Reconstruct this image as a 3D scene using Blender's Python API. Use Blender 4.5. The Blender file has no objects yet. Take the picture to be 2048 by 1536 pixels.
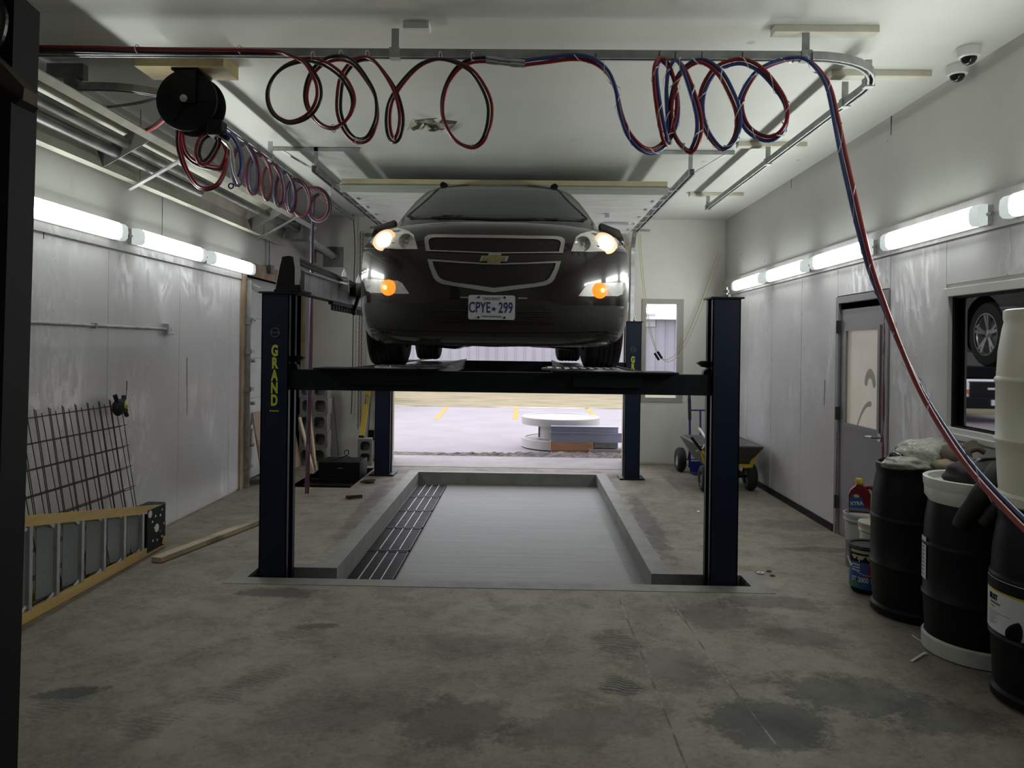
import bpy, bmesh, math, random
from mathutils import Vector, Matrix
random.seed(7)
R = math.radians
S = bpy.context.scene
COL = S.collection

# ---------------------------------------------------------------- camera
F_PX, EYE = 1500.0, 1.70
YAW, ROLL, VY = math.atan(26 / F_PX), R(0.75), 693.0
cam_d = bpy.data.cameras.new('camera')
cam_d.sensor_width = 36
cam_d.lens = F_PX / 2048 * 36
cam_d.shift_y = (VY - 768) / 2048
cam_d.clip_start = 0.05
cam = bpy.data.objects.new('camera', cam_d)
COL.objects.link(cam)
CAM_R = Matrix.Rotation(YAW, 3, 'Z') @ Matrix.Rotation(R(90), 3, 'X') @ Matrix.Rotation(ROLL, 3, 'Z')
cam.matrix_world = Matrix.Translation((0, 0, EYE)) @ CAM_R.to_4x4()
S.camera = cam

def ray(u, v):
    return CAM_R @ Vector(((u - 1024) / F_PX, -(v - VY) / F_PX, -1))

def at(u, v, Y):                                   # photo pixel -> point on the plane y = Y
    d = ray(u, v); t = Y / d.y
    return Vector((d.x * t, Y, EYE + d.z * t))

def on_floor(u, v, z=0.0):
    d = ray(u, v); t = (z - EYE) / d.z
    return Vector((d.x * t, d.y * t, z))

# ---------------------------------------------------------------- world, exposure
W = bpy.data.worlds.new('world'); S.world = W; W.use_nodes = True
wn = W.node_tree.nodes
wn['Background'].inputs[0].default_value = (0.93, 0.925, 1.0, 1)
wn['Background'].inputs[1].default_value = 2.7
S.view_settings.view_transform = 'Standard'
S.view_settings.look = 'None'
S.view_settings.exposure = 0.15
S.view_settings.gamma = 1.0
LAMP = 33.0                                         # radiance of the fluorescent diffusers

# ---------------------------------------------------------------- materials
class NT:
    def __init__(s, name):
        m = bpy.data.materials.new(name); m.use_nodes = True
        s.m = m; s.n = m.node_tree.nodes; s.l = m.node_tree.links
        s.b = s.n['Principled BSDF']; s.tc = None
    def new(s, t, **k):
        nd = s.n.new(t)
        for a, b in k.items(): setattr(nd, a, b)
        return nd
    def put(s, sock, v):
        if hasattr(v, 'is_output'): s.l.new(v, sock)
        elif isinstance(v, (tuple, list)) and len(v) == 3 and sock.type == 'RGBA': sock.default_value = (*v, 1)
        else: sock.default_value = v
    def co(s, scale=(1, 1, 1), loc=(0, 0, 0), rot=(0, 0, 0)):
        if not s.tc: s.tc = s.new('ShaderNodeTexCoord')
        mp = s.new('ShaderNodeMapping')
        mp.inputs['Scale'].default_value = scale; mp.inputs['Location'].default_value = loc
        mp.inputs['Rotation'].default_value = rot
        s.l.new(s.tc.outputs['Object'], mp.inputs[0]); return mp.outputs[0]
    def noise(s, scale, detail=4, rough=.55, vec=None, dist=0):
        nd = s.new('ShaderNodeTexNoise'); nd.inputs['Scale'].default_value = scale
        nd.inputs['Detail'].default_value = detail; nd.inputs['Roughness'].default_value = rough
        nd.inputs['Distortion'].default_value = dist
        s.l.new(vec if vec is not None else s.co(), nd.inputs['Vector']); return nd.outputs[0]
    def ramp(s, fac, a, b):                         # 0 below a, 1 above b
        nd = s.new('ShaderNodeMapRange'); s.put(nd.inputs[0], fac)
        nd.inputs[1].default_value = a; nd.inputs[2].default_value = b
        return nd.outputs[0]
    def math(s, op, a, b=0.0):
        nd = s.new('ShaderNodeMath', operation=op); s.put(nd.inputs[0], a); s.put(nd.inputs[1], b)
        return nd.outputs[0]
    def mix(s, f, a, b):
        nd = s.new('ShaderNodeMix', data_type='RGBA')
        s.put(nd.inputs[0], f); s.put(nd.inputs[6], a); s.put(nd.inputs[7], b); return nd.outputs[2]
    def set(s, **k):
        for a, b in k.items(): s.put(s.b.inputs[a.replace('_', ' ')], b)
        return s
    def bump(s, h, strength=.3, dist=.01):
        nd = s.new('ShaderNodeBump'); nd.inputs['Strength'].default_value = strength
        nd.inputs['Distance'].default_value = dist
        s.l.new(h, nd.inputs['Height']); s.l.new(nd.outputs[0], s.b.inputs['Normal'])
    def blob(s, x, y, rx, ry, ang=0, edge=.35):      # soft elliptical floor mark, world metres
        v = s.co((1 / rx, 1 / ry, 0), (0, 0, 0))
        nd = s.n[-1]
        nd.vector_type = 'TEXTURE'
        nd.inputs['Location'].default_value = (x, y, 0); nd.inputs['Rotation'].default_value = (0, 0, ang)
        nd.inputs['Scale'].default_value = (rx, ry, 1)
        wob = s.new('ShaderNodeVectorMath', operation='LENGTH'); s.l.new(v, wob.inputs[0])
        d = s.math('ADD', wob.outputs['Value'], s.math('MULTIPLY', s.math('SUBTRACT', s.noise(5, 8, .75), .5), 2.6))
        return s.ramp(d, 1.0, 1 - edge)

def mat(name, c, rough=.5, metal=0.0, c2=None, scale=6, amt=(.4, .7), bump=0, bscale=60, stretch=(1, 1, 1), **k):
    t = NT(name)
    if c2 is not None:
        t.set(Base_Color=t.mix(t.ramp(t.noise(scale, 6, .6, t.co(stretch)), *amt), c, c2))
    else:
        t.set(Base_Color=c)
    t.set(Roughness=rough, Metallic=metal, **k)
    if bump: t.bump(t.noise(bscale, 4, .6, t.co(stretch)), bump)
    return t.m

def emit(name, c, strength, base=(.8, .8, .8)):
    t = NT(name); t.set(Base_Color=base, Emission_Color=c, Emission_Strength=strength, Roughness=.4); return t.m

M = {}
def wall_mat(name, a, b, rough, dens, strength):
    t = NT(name)
    c = t.mix(t.ramp(t.noise(1.3, 6, .6), .35, .8), a, b)
    vo = t.new('ShaderNodeTexVoronoi'); vo.inputs['Scale'].default_value = dens; t.l.new(t.co(), vo.inputs['Vector'])
    near = t.ramp(vo.outputs['Distance'], .055, .035)
    pick = t.math('GREATER_THAN', vo.outputs['Color'], .62)
    c = t.mix(t.math('MULTIPLY', t.math('MULTIPLY', near, pick), strength), c, (.10, .095, .09))
    c = t.mix(t.math('MULTIPLY', t.ramp(t.noise(4, 6, .7, t.co((1, 1, .5))), .62, .74), .22), c, (.36, .34, .31))
    t.set(Base_Color=c, Roughness=rough); t.bump(t.noise(30, 4), .05, .01); return t.m
M['upper'] = wall_mat('painted_upper_wall', (.60, .60, .57), (.53, .53, .505), .42, 3.2, .8)
M['backwall'] = wall_mat('painted_back_wall', (.76, .74, .70), (.68, .66, .63), .4, 3.0, .7)
M['ceil'] = wall_mat('painted_ceiling', (.66, .665, .63), (.58, .585, .555), .5, 1.7, .35)
def panel_mat():
    t = NT('scuffed_wall_panel')
    streak = t.noise(.9, 3, .5, t.co((1, 1, .7), (2, 1, 4)), .6)
    fine = t.noise(3.4, 9, .68, t.co((1.5, 1.5, .62)), 2.6)
    sm = t.math('MULTIPLY', t.ramp(streak, .46, .53), t.ramp(fine, .505, .55))
    drip = t.math('MULTIPLY', t.ramp(t.noise(8, 4, .6, t.co((1.5, 1.5, .12)), .4), .57, .66), t.ramp(streak, .44, .54))
    sm = t.math('MAXIMUM', sm, t.math('MULTIPLY', drip, .7))
    dirt = t.ramp(t.noise(.8, 5, .6), .42, .72)
    c = t.mix(dirt, (.70, .69, .69), (.60, .59, .59))
    c = t.mix(t.math('MULTIPLY', sm, .9), c, (.90, .89, .91))
    spots = t.ramp(t.noise(55, 1, .4), .76, .80)
    c = t.mix(t.math('MULTIPLY', spots, .55), c, (.18, .17, .17))
    t.set(Base_Color=c, Roughness=t.mix(sm, (.34, .34, .34), (.16, .16, .16)), Specular_IOR_Level=.55)
    t.bump(t.math('ADD', t.noise(2.0, 2, .4, t.co((1.3, 1.3, .45))), t.math('MULTIPLY', fine, .10)), .5, .02)
    return t.m
M['panel'] = panel_mat()
def floor_mat():
    t = NT('stained_concrete')
    big = t.noise(.9, 7, .62, t.co((1, 1.3, 1)), .6); mid = t.noise(3.2, 8, .68, None, .5); fine = t.noise(40, 5, .7)
    c = t.mix(t.ramp(big, .36, .66), (.27, .232, .182), (.188, .166, .134))
    c = t.mix(t.math('MULTIPLY', t.ramp(mid, .48, .66), .7), c, (.125, .117, .105))
    c = t.mix(t.math('MULTIPLY', t.ramp(t.noise(1.7, 6, .6, t.co((1, 1, 1), (3, 8, 0))), .56, .72), .5), c, (.19, .135, .095))
    c = t.mix(t.math('MULTIPLY', t.ramp(fine, .4, .7), .45), c, (.33, .31, .265))
    mott = t.noise(9, 9, .74, t.co((1, 1.25, 1), (4, 2, 0)), .8)
    c = t.mix(t.math('MULTIPLY', t.ramp(mott, .52, .66), .5), c, (.105, .094, .08))
    c = t.mix(t.math('MULTIPLY', t.ramp(mott, .46, .34), .4), c, (.36, .325, .265))
    specks = t.ramp(t.noise(26, 2, .5, t.co((1, 1, 1), (1, 5, 2))), .72, .76)
    c = t.mix(t.math('MULTIPLY', specks, .7), c, (.05, .045, .04))
    tread = t.new('ShaderNodeTexWave'); tread.inputs['Scale'].default_value = 11; tread.inputs['Distortion'].default_value = 9; tread.inputs['Detail'].default_value = 4
    tread.bands_direction = 'Y'; t.l.new(t.co((1, 1, 1), (0, 0, 0), (0, 0, .25)), tread.inputs[0])
    tr = t.ramp(tread.outputs['Fac'], .2, .7)
    for (x, y, rx, ry, a, k, treaded) in FLOOR_MARKS:
        m = t.blob(x, y, rx, ry, a)
        if treaded: m = t.math('MULTIPLY', m, t.math('ADD', t.math('MULTIPLY', tr, .65), .35))
        c = t.mix(t.math('MULTIPLY', m, k), c, (.045, .045, .048))
    t.set(Base_Color=c, Roughness=t.ramp(t.math('ADD', mid, t.math('MULTIPLY', big, .3)), -.2, 1.0), Specular_IOR_Level=.4)
    t.bump(t.math('ADD', fine, mid), .12, .006)
    return t.m
def fm(u, v, rx, ry, a=0, k=.7, tr=False):
    p = on_floor(u, v); return (p.x, p.y, rx, ry, a, k, tr)
FLOOR_MARKS = [fm(1240, 1370, .12, .16, 0, .9, True), fm(1230, 1285, .15, .22, .1, .75, True), fm(140, 1385, .17, .07, .3, .75),
    fm(120, 1410, .12, .2, -.4, .4, True), fm(118, 1265, .09, .16, -.2, .4, True), fm(295, 1450, .17, .12, .5, .42, True),
    fm(455, 1395, .09, .13, .3, .5, True), fm(530, 1350, .12, .2, -.5, .4, True), fm(600, 1265, .22, .1, .5, .5, True),
    fm(640, 1252, .16, .06, .1, .7), fm(1530, 1440, .35, .3, .2, .75), fm(1700, 1390, .4, .25, -.2, .6), fm(900, 1445, .3, .26, 0, .5),
    fm(1430, 1230, .3, .3, 0, .5), fm(1180, 1450, .5, .2, .4, .35), fm(1900, 1440, .35, .2, 0, .55), fm(1330, 1330, .3, .3, 0, .4), fm(700, 1420, .5, .2, .2, .25), fm(560, 1185, .35, .12, 0, .7), fm(1560, 1205, .5, .15, 0, .55), fm(1600, 1275, .3, .2, 0, .45),
    (-1.64, 7.9, .10, 2.0, .03, .5, False), (1.22, 7.4, .12, 1.6, -.03, .55, False), (-1.9, 5.9, .45, .1, 0, .3, False), fm(1590, 1050, .5, .25, 0, .4), fm(1660, 1100, .6, .1, 0, .5), fm(950, 1290, .5, .2, 0, .3)]
M['floor'] = floor_mat()
def pit_mat():
    t = NT('broomed_concrete')
    broom = t.noise(3, 6, .65, t.co((.35, 26, 1))); big = t.noise(1.4, 5)
    c = t.mix(t.ramp(broom, .35, .68), (.125, .13, .115), (.215, .22, .20))
    c = t.mix(t.math('MULTIPLY', t.ramp(big, .4, .7), .45), c, (.14, .14, .125))
    c = t.mix(t.math('MULTIPLY', t.ramp(t.noise(30, 3), .68, .74), .5), c, (.07, .065, .06))
    t.set(Base_Color=c, Roughness=.5); t.bump(broom, .5, .008); return t.m
M['pit'] = pit_mat()
M['kerb'] = mat('fresh_concrete', (.22, .21, .195), .55, 0, (.145, .14, .128), 5, (.35, .7), .2, 40)
M['apron'] = mat('pale_concrete_apron', (.27, .25, .25), .6, 0, (.20, .185, .18), 3, (.4, .75), .15, 40)
M['blue'] = mat('dark_blue_powder_coat', (.0035, .010, .028), .42, 0, (.006, .014, .034), 3, (.4, .8), .03, 40, Specular_IOR_Level=.3)
M['navy'] = mat('dark_blue_grimy_steel', (.0055, .0085, .013), .45, 0, (.012, .014, .017), 4, (.5, .8), Specular_IOR_Level=.25)
M['black'] = mat('black_steel', (.006, .006, .0065), .5, 0, (.011, .0105, .010), 8, Specular_IOR_Level=.15)
M['rubber'] = mat('black_rubber', (.014, .013, .0125), .75, 0, (.024, .022, .02), 14, (.5, .8), .2, 50)
M['blackplastic'] = mat('black_plastic', (.004, .0043, .005), .48, 0, (.007, .007, .008), 3, (.5, .8), .05, 30, Specular_IOR_Level=.18)
M['galv'] = mat('galvanised_steel', (.40, .41, .41), .5, .6, (.26, .27, .27), 7, (.4, .65))
M['zinc'] = mat('bright_zinc_steel', (.58, .58, .6), .32, .9, (.40, .40, .42), 9, (.4, .65))
M['dullgrey'] = mat('grey_sheet_metal', (.20, .205, .20), .42, .6, (.12, .125, .12), 5, (.4, .7))
M['alum'] = mat('dull_aluminium', (.52, .53, .54), .42, .55, (.40, .41, .42), 9)
M['chrome'] = mat('satin_chrome', (.62, .61, .58), .25, .75)
M['pine'] = mat('pale_pine', (.62, .52, .38), .65, 0, (.48, .37, .25), 5, (.35, .7), .15, 40, (1, 1, 1))
M['whitewood'] = mat('whitewashed_lumber', (.64, .61, .52), .6, 0, (.54, .50, .42), 5, (.4, .7))
M['oldpine'] = mat('weathered_pine', (.50, .41, .28), .75, 0, (.14, .115, .09), 4, (.48, .66), .2, 30, (1, .5, 1))
M['ply'] = mat('plywood', (.50, .37, .26), .7, 0, (.42, .30, .21), 4, (.3, .7), 0, 1, (1, 1, 6))
M['white'] = mat('white_paint', (.72, .72, .70), .4, 0, (.64, .64, .62), 3)
M['whiteplastic'] = mat('white_plastic', (.74, .74, .72), .35)
M['cream'] = mat('cream_plastic', (.74, .74, .62), .42, 0, (.66, .66, .55), 2.5, (.4, .7))
M['concreteblock'] = mat('cinder_block_concrete', (.30, .29, .275), .9, 0, (.20, .195, .185), 9, (.35, .7), .5, 50)
M['redhose'] = mat('red_rubber_hose', (.26, .012, .018), .3, 0, (.2, .01, .015), 10)
M['blackhose'] = mat('black_rubber_hose', (.012, .011, .011), .32)
M['bluehose'] = mat('blue_rubber_hose', (.035, .06, .21), .3)
M['clearwrap'] = mat('clear_plastic_wrap', (.75, .75, .78), .15, 0)
M['yellow'] = mat('yellow_paint', (.62, .43, .02), .45, 0, (.5, .34, .02), 5)
M['fibre'] = mat('yellow_fibreglass', (.66, .46, .17), .5, 0, (.56, .37, .11), 6, (.35, .7), 0, 1, (4, .5, 4))
M['rust'] = mat('rusty_steel', (.045, .028, .02), .7, .3, (.10, .05, .03), 10)
M['darkrust'] = mat('brown_rusted_plate', (.07, .042, .03), .65, .2, (.03, .02, .016), 5)
M['caralk'] = mat('dark_red_sealant', (.16, .02, .035), .5)
M['greydoor'] = mat('grey_painted_steel', (.30, .285, .295), .42, 0, (.25, .24, .25), 2)
M['paint'] = mat('deep_maroon_car_paint', (.017, .010, .0105), .22, .15, Coat_Weight=1.0, Coat_Roughness=.06)
M['clad'] = mat('charcoal_bumper_plastic', (.017, .015, .014), .5, 0, (.022, .02, .018), 6)
M['mesh'] = mat('dark_grille_mesh', (.012, .009, .009), .55, 0, (.022, .016, .015), 90, (.45, .55))
M['tint'] = mat('tinted_car_glass', (.018, .021, .016), .07, 0, Specular_IOR_Level=.45)
M['lens'] = mat('clear_lamp_reflector', (.86, .85, .82), .2, .3, (.68, .67, .64), 30)
M['platewhite'] = mat('white_plate_enamel', (.70, .70, .74), .35)
M['plateblue'] = mat('dark_blue_enamel', (.02, .03, .16), .4)
M['gold'] = mat('gold_badge', (.33, .27, .11), .35, .5, (.42, .36, .16), 30)
M['lampwhite'] = emit('fluorescent_diffuser', (.945, 1.0, .94), LAMP)
M['lampedge'] = emit('fluorescent_diffuser_edge', (.945, 1.0, .94), 2.2)
M['beam'] = emit('lit_headlamp', (1.0, .86, .66), 16)
M['beam_rim_glow'] = emit('headlamp_bowl_glow', (1.0, .50, .22), .9, (.6, .5, .45))  # orange glow round the low beam put in as the bowl's own emission
M['amber'] = emit('lit_amber_bulb', (1.0, .17, .015), 1.9, (.6, .15, .03))
M['amberhot'] = emit('lit_amber_filament', (1.0, .55, .08), 7.0)
M['brass'] = mat('brass_fitting', (.5, .36, .14), .3, .9)
M['lettering'] = mat('yellow_vinyl_lettering', (.52, .55, .05), .5)
M['labelblue'] = mat('blue_printed_label', (.015, .08, .27), .4)
M['labelred'] = mat('magenta_printed_label', (.35, .02, .10), .4)
M['labelwhite'] = mat('white_printed_label', (.62, .63, .66), .4)
M['labelgrey'] = mat('grey_label_print', (.16, .16, .17), .5)
M['labelgreen'] = mat('green_printed_label', (.04, .18, .05), .4)
M['jugred'] = mat('dark_red_plastic', (.14, .008, .014), .3)
M['grass'] = mat('dry_autumn_grass', (.15, .165, .075), .9, 0, (.27, .21, .135), 2.2, (.38, .56), .5, 30, (.35, 1, 1))
M['asphalt'] = mat('pale_dry_asphalt', (.245, .222, .238), .8, 0, (.285, .262, .28), 1.2, (.3, .7), .2, 60)
M['soil'] = mat('grey_brown_soil', (.20, .17, .165), .95, 0, (.10, .085, .085), 9, (.4, .6), .8, 30)
M['siding'] = mat('pale_metal_siding', (.29, .28, .325), .5, 0, (.26, .25, .295), 1)
M['bluesteel'] = mat('grey_blue_steel', (.24, .26, .34), .4, .2, (.20, .22, .29), 2)
M['timber'] = mat('orange_brown_timber', (.36, .19, .10), .75, 0, (.24, .14, .085), 6, (.4, .7), .1, 30, (.3, 2, 2))
M['poly'] = mat('dark_grey_poly_tray', (.06, .058, .056), .5, 0, (.09, .085, .08), 4)
M['trolleyblue'] = mat('bright_blue_paint', (.015, .035, .20), .4)
M['amberreflector'] = mat('orange_marker_lens', (.55, .13, .03), .3)
M['yellowline'] = mat('yellow_road_paint', (.42, .25, .02), .7)
M['darkpane'] = mat('dark_office_glass', (.004, .006, .008), .015, 0, IOR=2.1, Specular_IOR_Level=.8)
M['doorpane'] = mat('frosted_door_glass', (.80, .76, .67), .25, 0, (.75, .71, .62), 3, Emission_Color=(1, .9, .74, 1), Emission_Strength=.10)
M['cloth'] = mat('black_cloth', (.013, .013, .014), .8, 0, (.025, .024, .023), 20, (.4, .7), .3, 80)
M['brownleather'] = mat('worn_brown_leather', (.10, .075, .055), .7, 0, (.16, .12, .085), 12)
def bag_mat():
    t = NT('clear_crumpled_plastic'); t.set(Base_Color=(.82, .82, .74), Roughness=.16, Transmission_Weight=.55, IOR=1.3, Specular_IOR_Level=.8)
    t.bump(t.noise(22, 5), .8, .03); return t.m
M['bag'] = bag_mat()
def glass_mat():
    t = NT('clear_window_glass')
    tr = t.new('ShaderNodeBsdfTransparent'); tr.inputs[0].default_value = (.93, .94, .95, 1)
    gl = t.new('ShaderNodeBsdfGlossy'); gl.inputs['Roughness'].default_value = .02
    fr = t.new('ShaderNodeFresnel'); mx = t.new('ShaderNodeMixShader')
    t.l.new(fr.outputs[0], mx.inputs[0]); t.l.new(tr.outputs[0], mx.inputs[1]); t.l.new(gl.outputs[0], mx.inputs[2])
    t.l.new(mx.outputs[0], t.n['Material Output'].inputs[0]); return t.m
M['glass'] = glass_mat()

# ---------------------------------------------------------------- mesh helpers
def smooth_path(pts, step=4, closed=False):
    pts = [Vector(p) for p in pts]; n = len(pts); out = []
    for i in range(n if closed else n - 1):
        g = lambda k: pts[k % n] if closed else pts[max(0, min(n - 1, k))]
        p0, p1, p2, p3 = g(i - 1), g(i), g(i + 1), g(i + 2)
        for j in range(step):
            t = j / step
            out.append(.5 * ((2 * p1) + (p2 - p0) * t + (2 * p0 - 5 * p1 + 4 * p2 - p3) * t * t + (3 * p1 - p0 - 3 * p2 + p3) * t ** 3))
    if not closed: out.append(pts[-1])
    return out

class MB:
    def __init__(s): s.bm = bmesh.new()
    def v(s, p): return s.bm.verts.new(p)
    def f(s, vs):
        try: return s.bm.faces.new(vs)
        except ValueError: return None
    def box(s, x0, x1, y0, y1, z0, z1):
        if x0 > x1: x0, x1 = x1, x0
        if y0 > y1: y0, y1 = y1, y0
        if z0 > z1: z0, z1 = z1, z0
        a = [s.v(p) for p in ((x0, y0, z0), (x1, y0, z0), (x1, y1, z0), (x0, y1, z0), (x0, y0, z1), (x1, y0, z1), (x1, y1, z1), (x0, y1, z1))]
        for q in ((3, 2, 1, 0), (4, 5, 6, 7), (0, 1, 5, 4), (1, 2, 6, 5), (2, 3, 7, 6), (3, 0, 4, 7)): s.f([a[i] for i in q])
        return s
    def bar(s, p, q, w, h, up=(0, 0, 1)):             # box beam from p to q
        p, q = Vector(p), Vector(q); d = (q - p).normalized(); up = Vector(up)
        if abs(d.dot(up)) > .98: up = Vector((0, 1, 0))
        a = d.cross(up).normalized() * w / 2; b = a.cross(d).normalized() * h / 2
        vs = [s.v(c + i * a + j * b) for c in (p, q) for (i, j) in ((-1, -1), (1, -1), (1, 1), (-1, 1))]
        for k in ((0, 1, 2, 3), (7, 6, 5, 4), (0, 4, 5, 1), (1, 5, 6, 2), (2, 6, 7, 3), (3, 7, 4, 0)): s.f([vs[i] for i in k])
        return s
    def prism(s, poly, axis, a, b):                   # 2D outline extruded along an axis
        def P(u, w, t): return {'x': (t, u, w), 'y': (u, t, w), 'z': (u, w, t)}[axis]
        A = [s.v(P(u, w, a)) for u, w in poly]; B = [s.v(P(u, w, b)) for u, w in poly]; n = len(poly)
        s.f(A[::-1]); s.f(B)
        for i in range(n): s.f([A[i], A[(i + 1) % n], B[(i + 1) % n], B[i]])
        return s
    def tube(s, pts, r, seg=8, closed=False):
        pts = [Vector(p) for p in pts]; n = len(pts); rings = []; nrm = None
        for i, p in enumerate(pts):
            a = pts[(i - 1) % n] if (closed or i) else p; b = pts[(i + 1) % n] if (closed or i < n - 1) else p
            d = (b - a)
            d = d.normalized() if d.length > 1e-9 else Vector((0, 0, 1))
            if nrm is None:
                nrm = d.orthogonal().normalized()
            nrm = (nrm - d * nrm.dot(d))
            nrm = nrm.normalized() if nrm.length > 1e-6 else d.orthogonal().normalized()
            bi = d.cross(nrm); rr = r[i] if isinstance(r, (list, tuple)) else r
            rings.append([s.v(p + rr * (math.cos(2 * math.pi * k / seg) * nrm + math.sin(2 * math.pi * k / seg) * bi)) for k in range(seg)])
        for i in range(n if closed else n - 1):
            A, B = rings[i], rings[(i + 1) % n]
            for k in range(seg): s.f([A[k], A[(k + 1) % seg], B[(k + 1) % seg], B[k]])
        if not closed: s.f(rings[0][::-1]); s.f(rings[-1])
        return s
    def cyl(s, p, q, r, seg=16, r2=None): return s.tube([p, q], [r, r if r2 is None else r2], seg)
    def lathe(s, prof, c=(0, 0, 0), seg=32, axis='z', closed=False, a0=0, a1=2 * math.pi):
        full = abs(a1 - a0 - 2 * math.pi) < 1e-6; n = seg if full else seg + 1; rings = []
        for r, h in prof:
            ring = []
            for k in range(n):
                a = a0 + (a1 - a0) * k / seg; x, y = max(r, 1e-5) * math.cos(a), max(r, 1e-5) * math.sin(a)
                q = {'z': (x, y, h), 'y': (x, h, y), 'x': (h, x, y)}[axis]
                ring.append(s.v((c[0] + q[0], c[1] + q[1], c[2] + q[2])))
            rings.append(ring)
        m = len(rings)
        for i in range(m if closed else m - 1):
            A, B = rings[i], rings[(i + 1) % m]
            for k in range(seg if full else seg): s.f([A[k], A[(k + 1) % n], B[(k + 1) % n], B[k]]) if full or k < n - 1 else None
        return s
    def strip(s, outer, inner, depth):                # closed frame between two loops (lists of 3D points), given thickness vector
        d = Vector(depth); n = len(outer)
        L = [[s.v(Vector(p) + o) for p in lp] for o in (Vector((0, 0, 0)), d) for lp in (outer, inner)]
        for i in range(n):
            j = (i + 1) % n
            s.f([L[0][i], L[0][j], L[1][j], L[1][i]]); s.f([L[2][i], L[3][i], L[3][j], L[2][j]])
            s.f([L[0][i], L[2][i], L[2][j], L[0][j]]); s.f([L[1][i], L[1][j], L[3][j], L[3][i]])
        return s
    def ball(s, c, r, seg=12, sq=(1, 1, 1)):
        g = bmesh.ops.create_uvsphere(s.bm, u_segments=seg, v_segments=max(6, seg // 2), radius=r)
        for vv in g['verts']: vv.co = Vector((vv.co.x * sq[0], vv.co.y * sq[1], vv.co.z * sq[2])) + Vector(c)
        return s
    def xf(s, m):
        bmesh.ops.transform(s.bm, matrix=m, verts=s.bm.verts); return s
    def build(s, name, material, parent=None, smooth=None, bevel=0, local=False):
        bm = s.bm
        bmesh.ops.recalc_face_normals(bm, faces=bm.faces)
        if bevel: bmesh.ops.bevel(bm, geom=[e for e in bm.edges if len(e.link_faces) == 2 and e.calc_face_angle(0) > .6], offset=bevel, segments=2, affect='EDGES', profile=.5, clamp_overlap=True)
        me = bpy.data.meshes.new(name)
        off = Vector((0, 0, 0))
        if parent is None and not local:
            xs = [v.co for v in bm.verts]
            off = Vector(((min(c.x for c in xs) + max(c.x for c in xs)) / 2, (min(c.y for c in xs) + max(c.y for c in xs)) / 2, min(c.z for c in xs)))
        elif parent is not None and not local:
            r = parent
            while r.parent: r = r.parent
            off = r.location.copy()
        bmesh.ops.translate(bm, verts=bm.verts, vec=-off)
        bm.to_mesh(me); bm.free()
        if smooth is not None:
            for p in me.polygons: p.use_smooth = True
            me.set_sharp_from_angle(angle=R(smooth))
        me.materials.append(material if not isinstance(material, str) else M[material])
        o = bpy.data.objects.new(name, me); COL.objects.link(o)
        if parent is None: o.location = off
        else: o.parent = parent
        return o

def tag(o, label=None, cat=None, group=None, kind=None):
    if label: o['label'] = label
    if cat: o['category'] = cat
    if group: o['group'] = group
    if kind: o['kind'] = kind
    return o
def thing(name, label, cat, loc=(0, 0, 0), group=None):
    o = bpy.data.objects.new(name, None); COL.objects.link(o); o.location = loc; o.empty_display_size = .1
    return tag(o, label, cat, group)
def dup(root, loc, label, rotz=None, group=None):
    r = root.copy(); COL.objects.link(r); r.location = loc
    if rotz is not None: r.rotation_euler = (0, 0, rotz)
    r['label'] = label
    if group: r['group'] = group
    for ch in list(root.children):
        c = ch.copy(); COL.objects.link(c); c.parent = r
        for g in ch.children:
            d = g.copy(); COL.objects.link(d); d.parent = c
    return r
def text(s, size, name, material, parent, matrix, depth=.002, align='CENTER', bend=None, spacing=1.0, sx=1.0, bold=0):
    cu = bpy.data.curves.new('t', 'FONT'); cu.body = s; cu.size = size; cu.extrude = depth; cu.align_x = align; cu.align_y = 'CENTER'
    cu.space_character = spacing; cu.offset = bold
    o = bpy.data.objects.new('t', cu); COL.objects.link(o)
    me = bpy.data.meshes.new_from_object(o.evaluated_get(bpy.context.evaluated_depsgraph_get()))
    bpy.data.objects.remove(o)
    for v in me.vertices: v.co.x *= sx
    if bend:                                         # wrap round a vertical cylinder of radius bend
        for v in me.vertices:
            a = v.co.x / bend; rr = bend + v.co.z
            v.co = Vector((rr * math.sin(a), v.co.y, rr * math.cos(a) - bend))
    me.transform(matrix)
    r = parent
    while r is not None and r.parent: r = r.parent
    if r is not None: me.transform(Matrix.Translation(-r.location))
    me.name = name; me.materials.clear(); me.materials.append(M[material])
    ob = bpy.data.objects.new(name, me); COL.objects.link(ob); ob.parent = parent
    return ob
def face_cam(p, extra=Matrix()):                      # text plane that faces -Y at p
    return Matrix.Translation(p) @ Matrix.Rotation(R(90), 4, 'X') @ extra

# ================================================================ the setting
XL, XR, YB, YF, ZC = -3.28, 2.92, 11.1, -1.6, 3.60
def struct(name, mb, m, parent=None, **k):
    o = mb.build(name, m, parent, local=parent is None, **k)
    if parent is None: o['kind'] = 'structure'
    return o
PX0, PX1, PY0, PY1, PD = -1.41, .98, 5.67, 10.04, .15     # recessed wash bay
SX0, SX1, SY0 = -2.0, 1.65, 5.40                          # slot across its front where the posts stand
HX0, HX1, HY0, HY1 = -2.78, -2.05, 8.85, 10.32            # sump hole
b = MB()
def slab(x0, x1, y0, y1): b.box(x0, x1, y0, y1, -.3, 0)
slab(XL - .3, XR + .1, YF, SY0); slab(XL - .3, SX0, SY0, PY0); slab(SX1, XR + .1, SY0, PY0)
slab(XL - .3, PX0, PY0, HY0); slab(XL - .3, HX0, HY0, HY1); slab(HX1, PX0, HY0, PY1)
slab(PX1, XR + .1, PY0, PY1); slab(HX1, XR + .1, PY1, HY1); slab(XL - .3, XR + .1, HY1, YB + .15)
struct('floor', b, 'floor')
b = MB(); b.box(SX0, SX1, SY0, PY0, -.3, -PD); b.box(PX0, PX1, PY0, PY1, -.3, -PD)
struct('pit_floor', b, 'pit')
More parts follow.
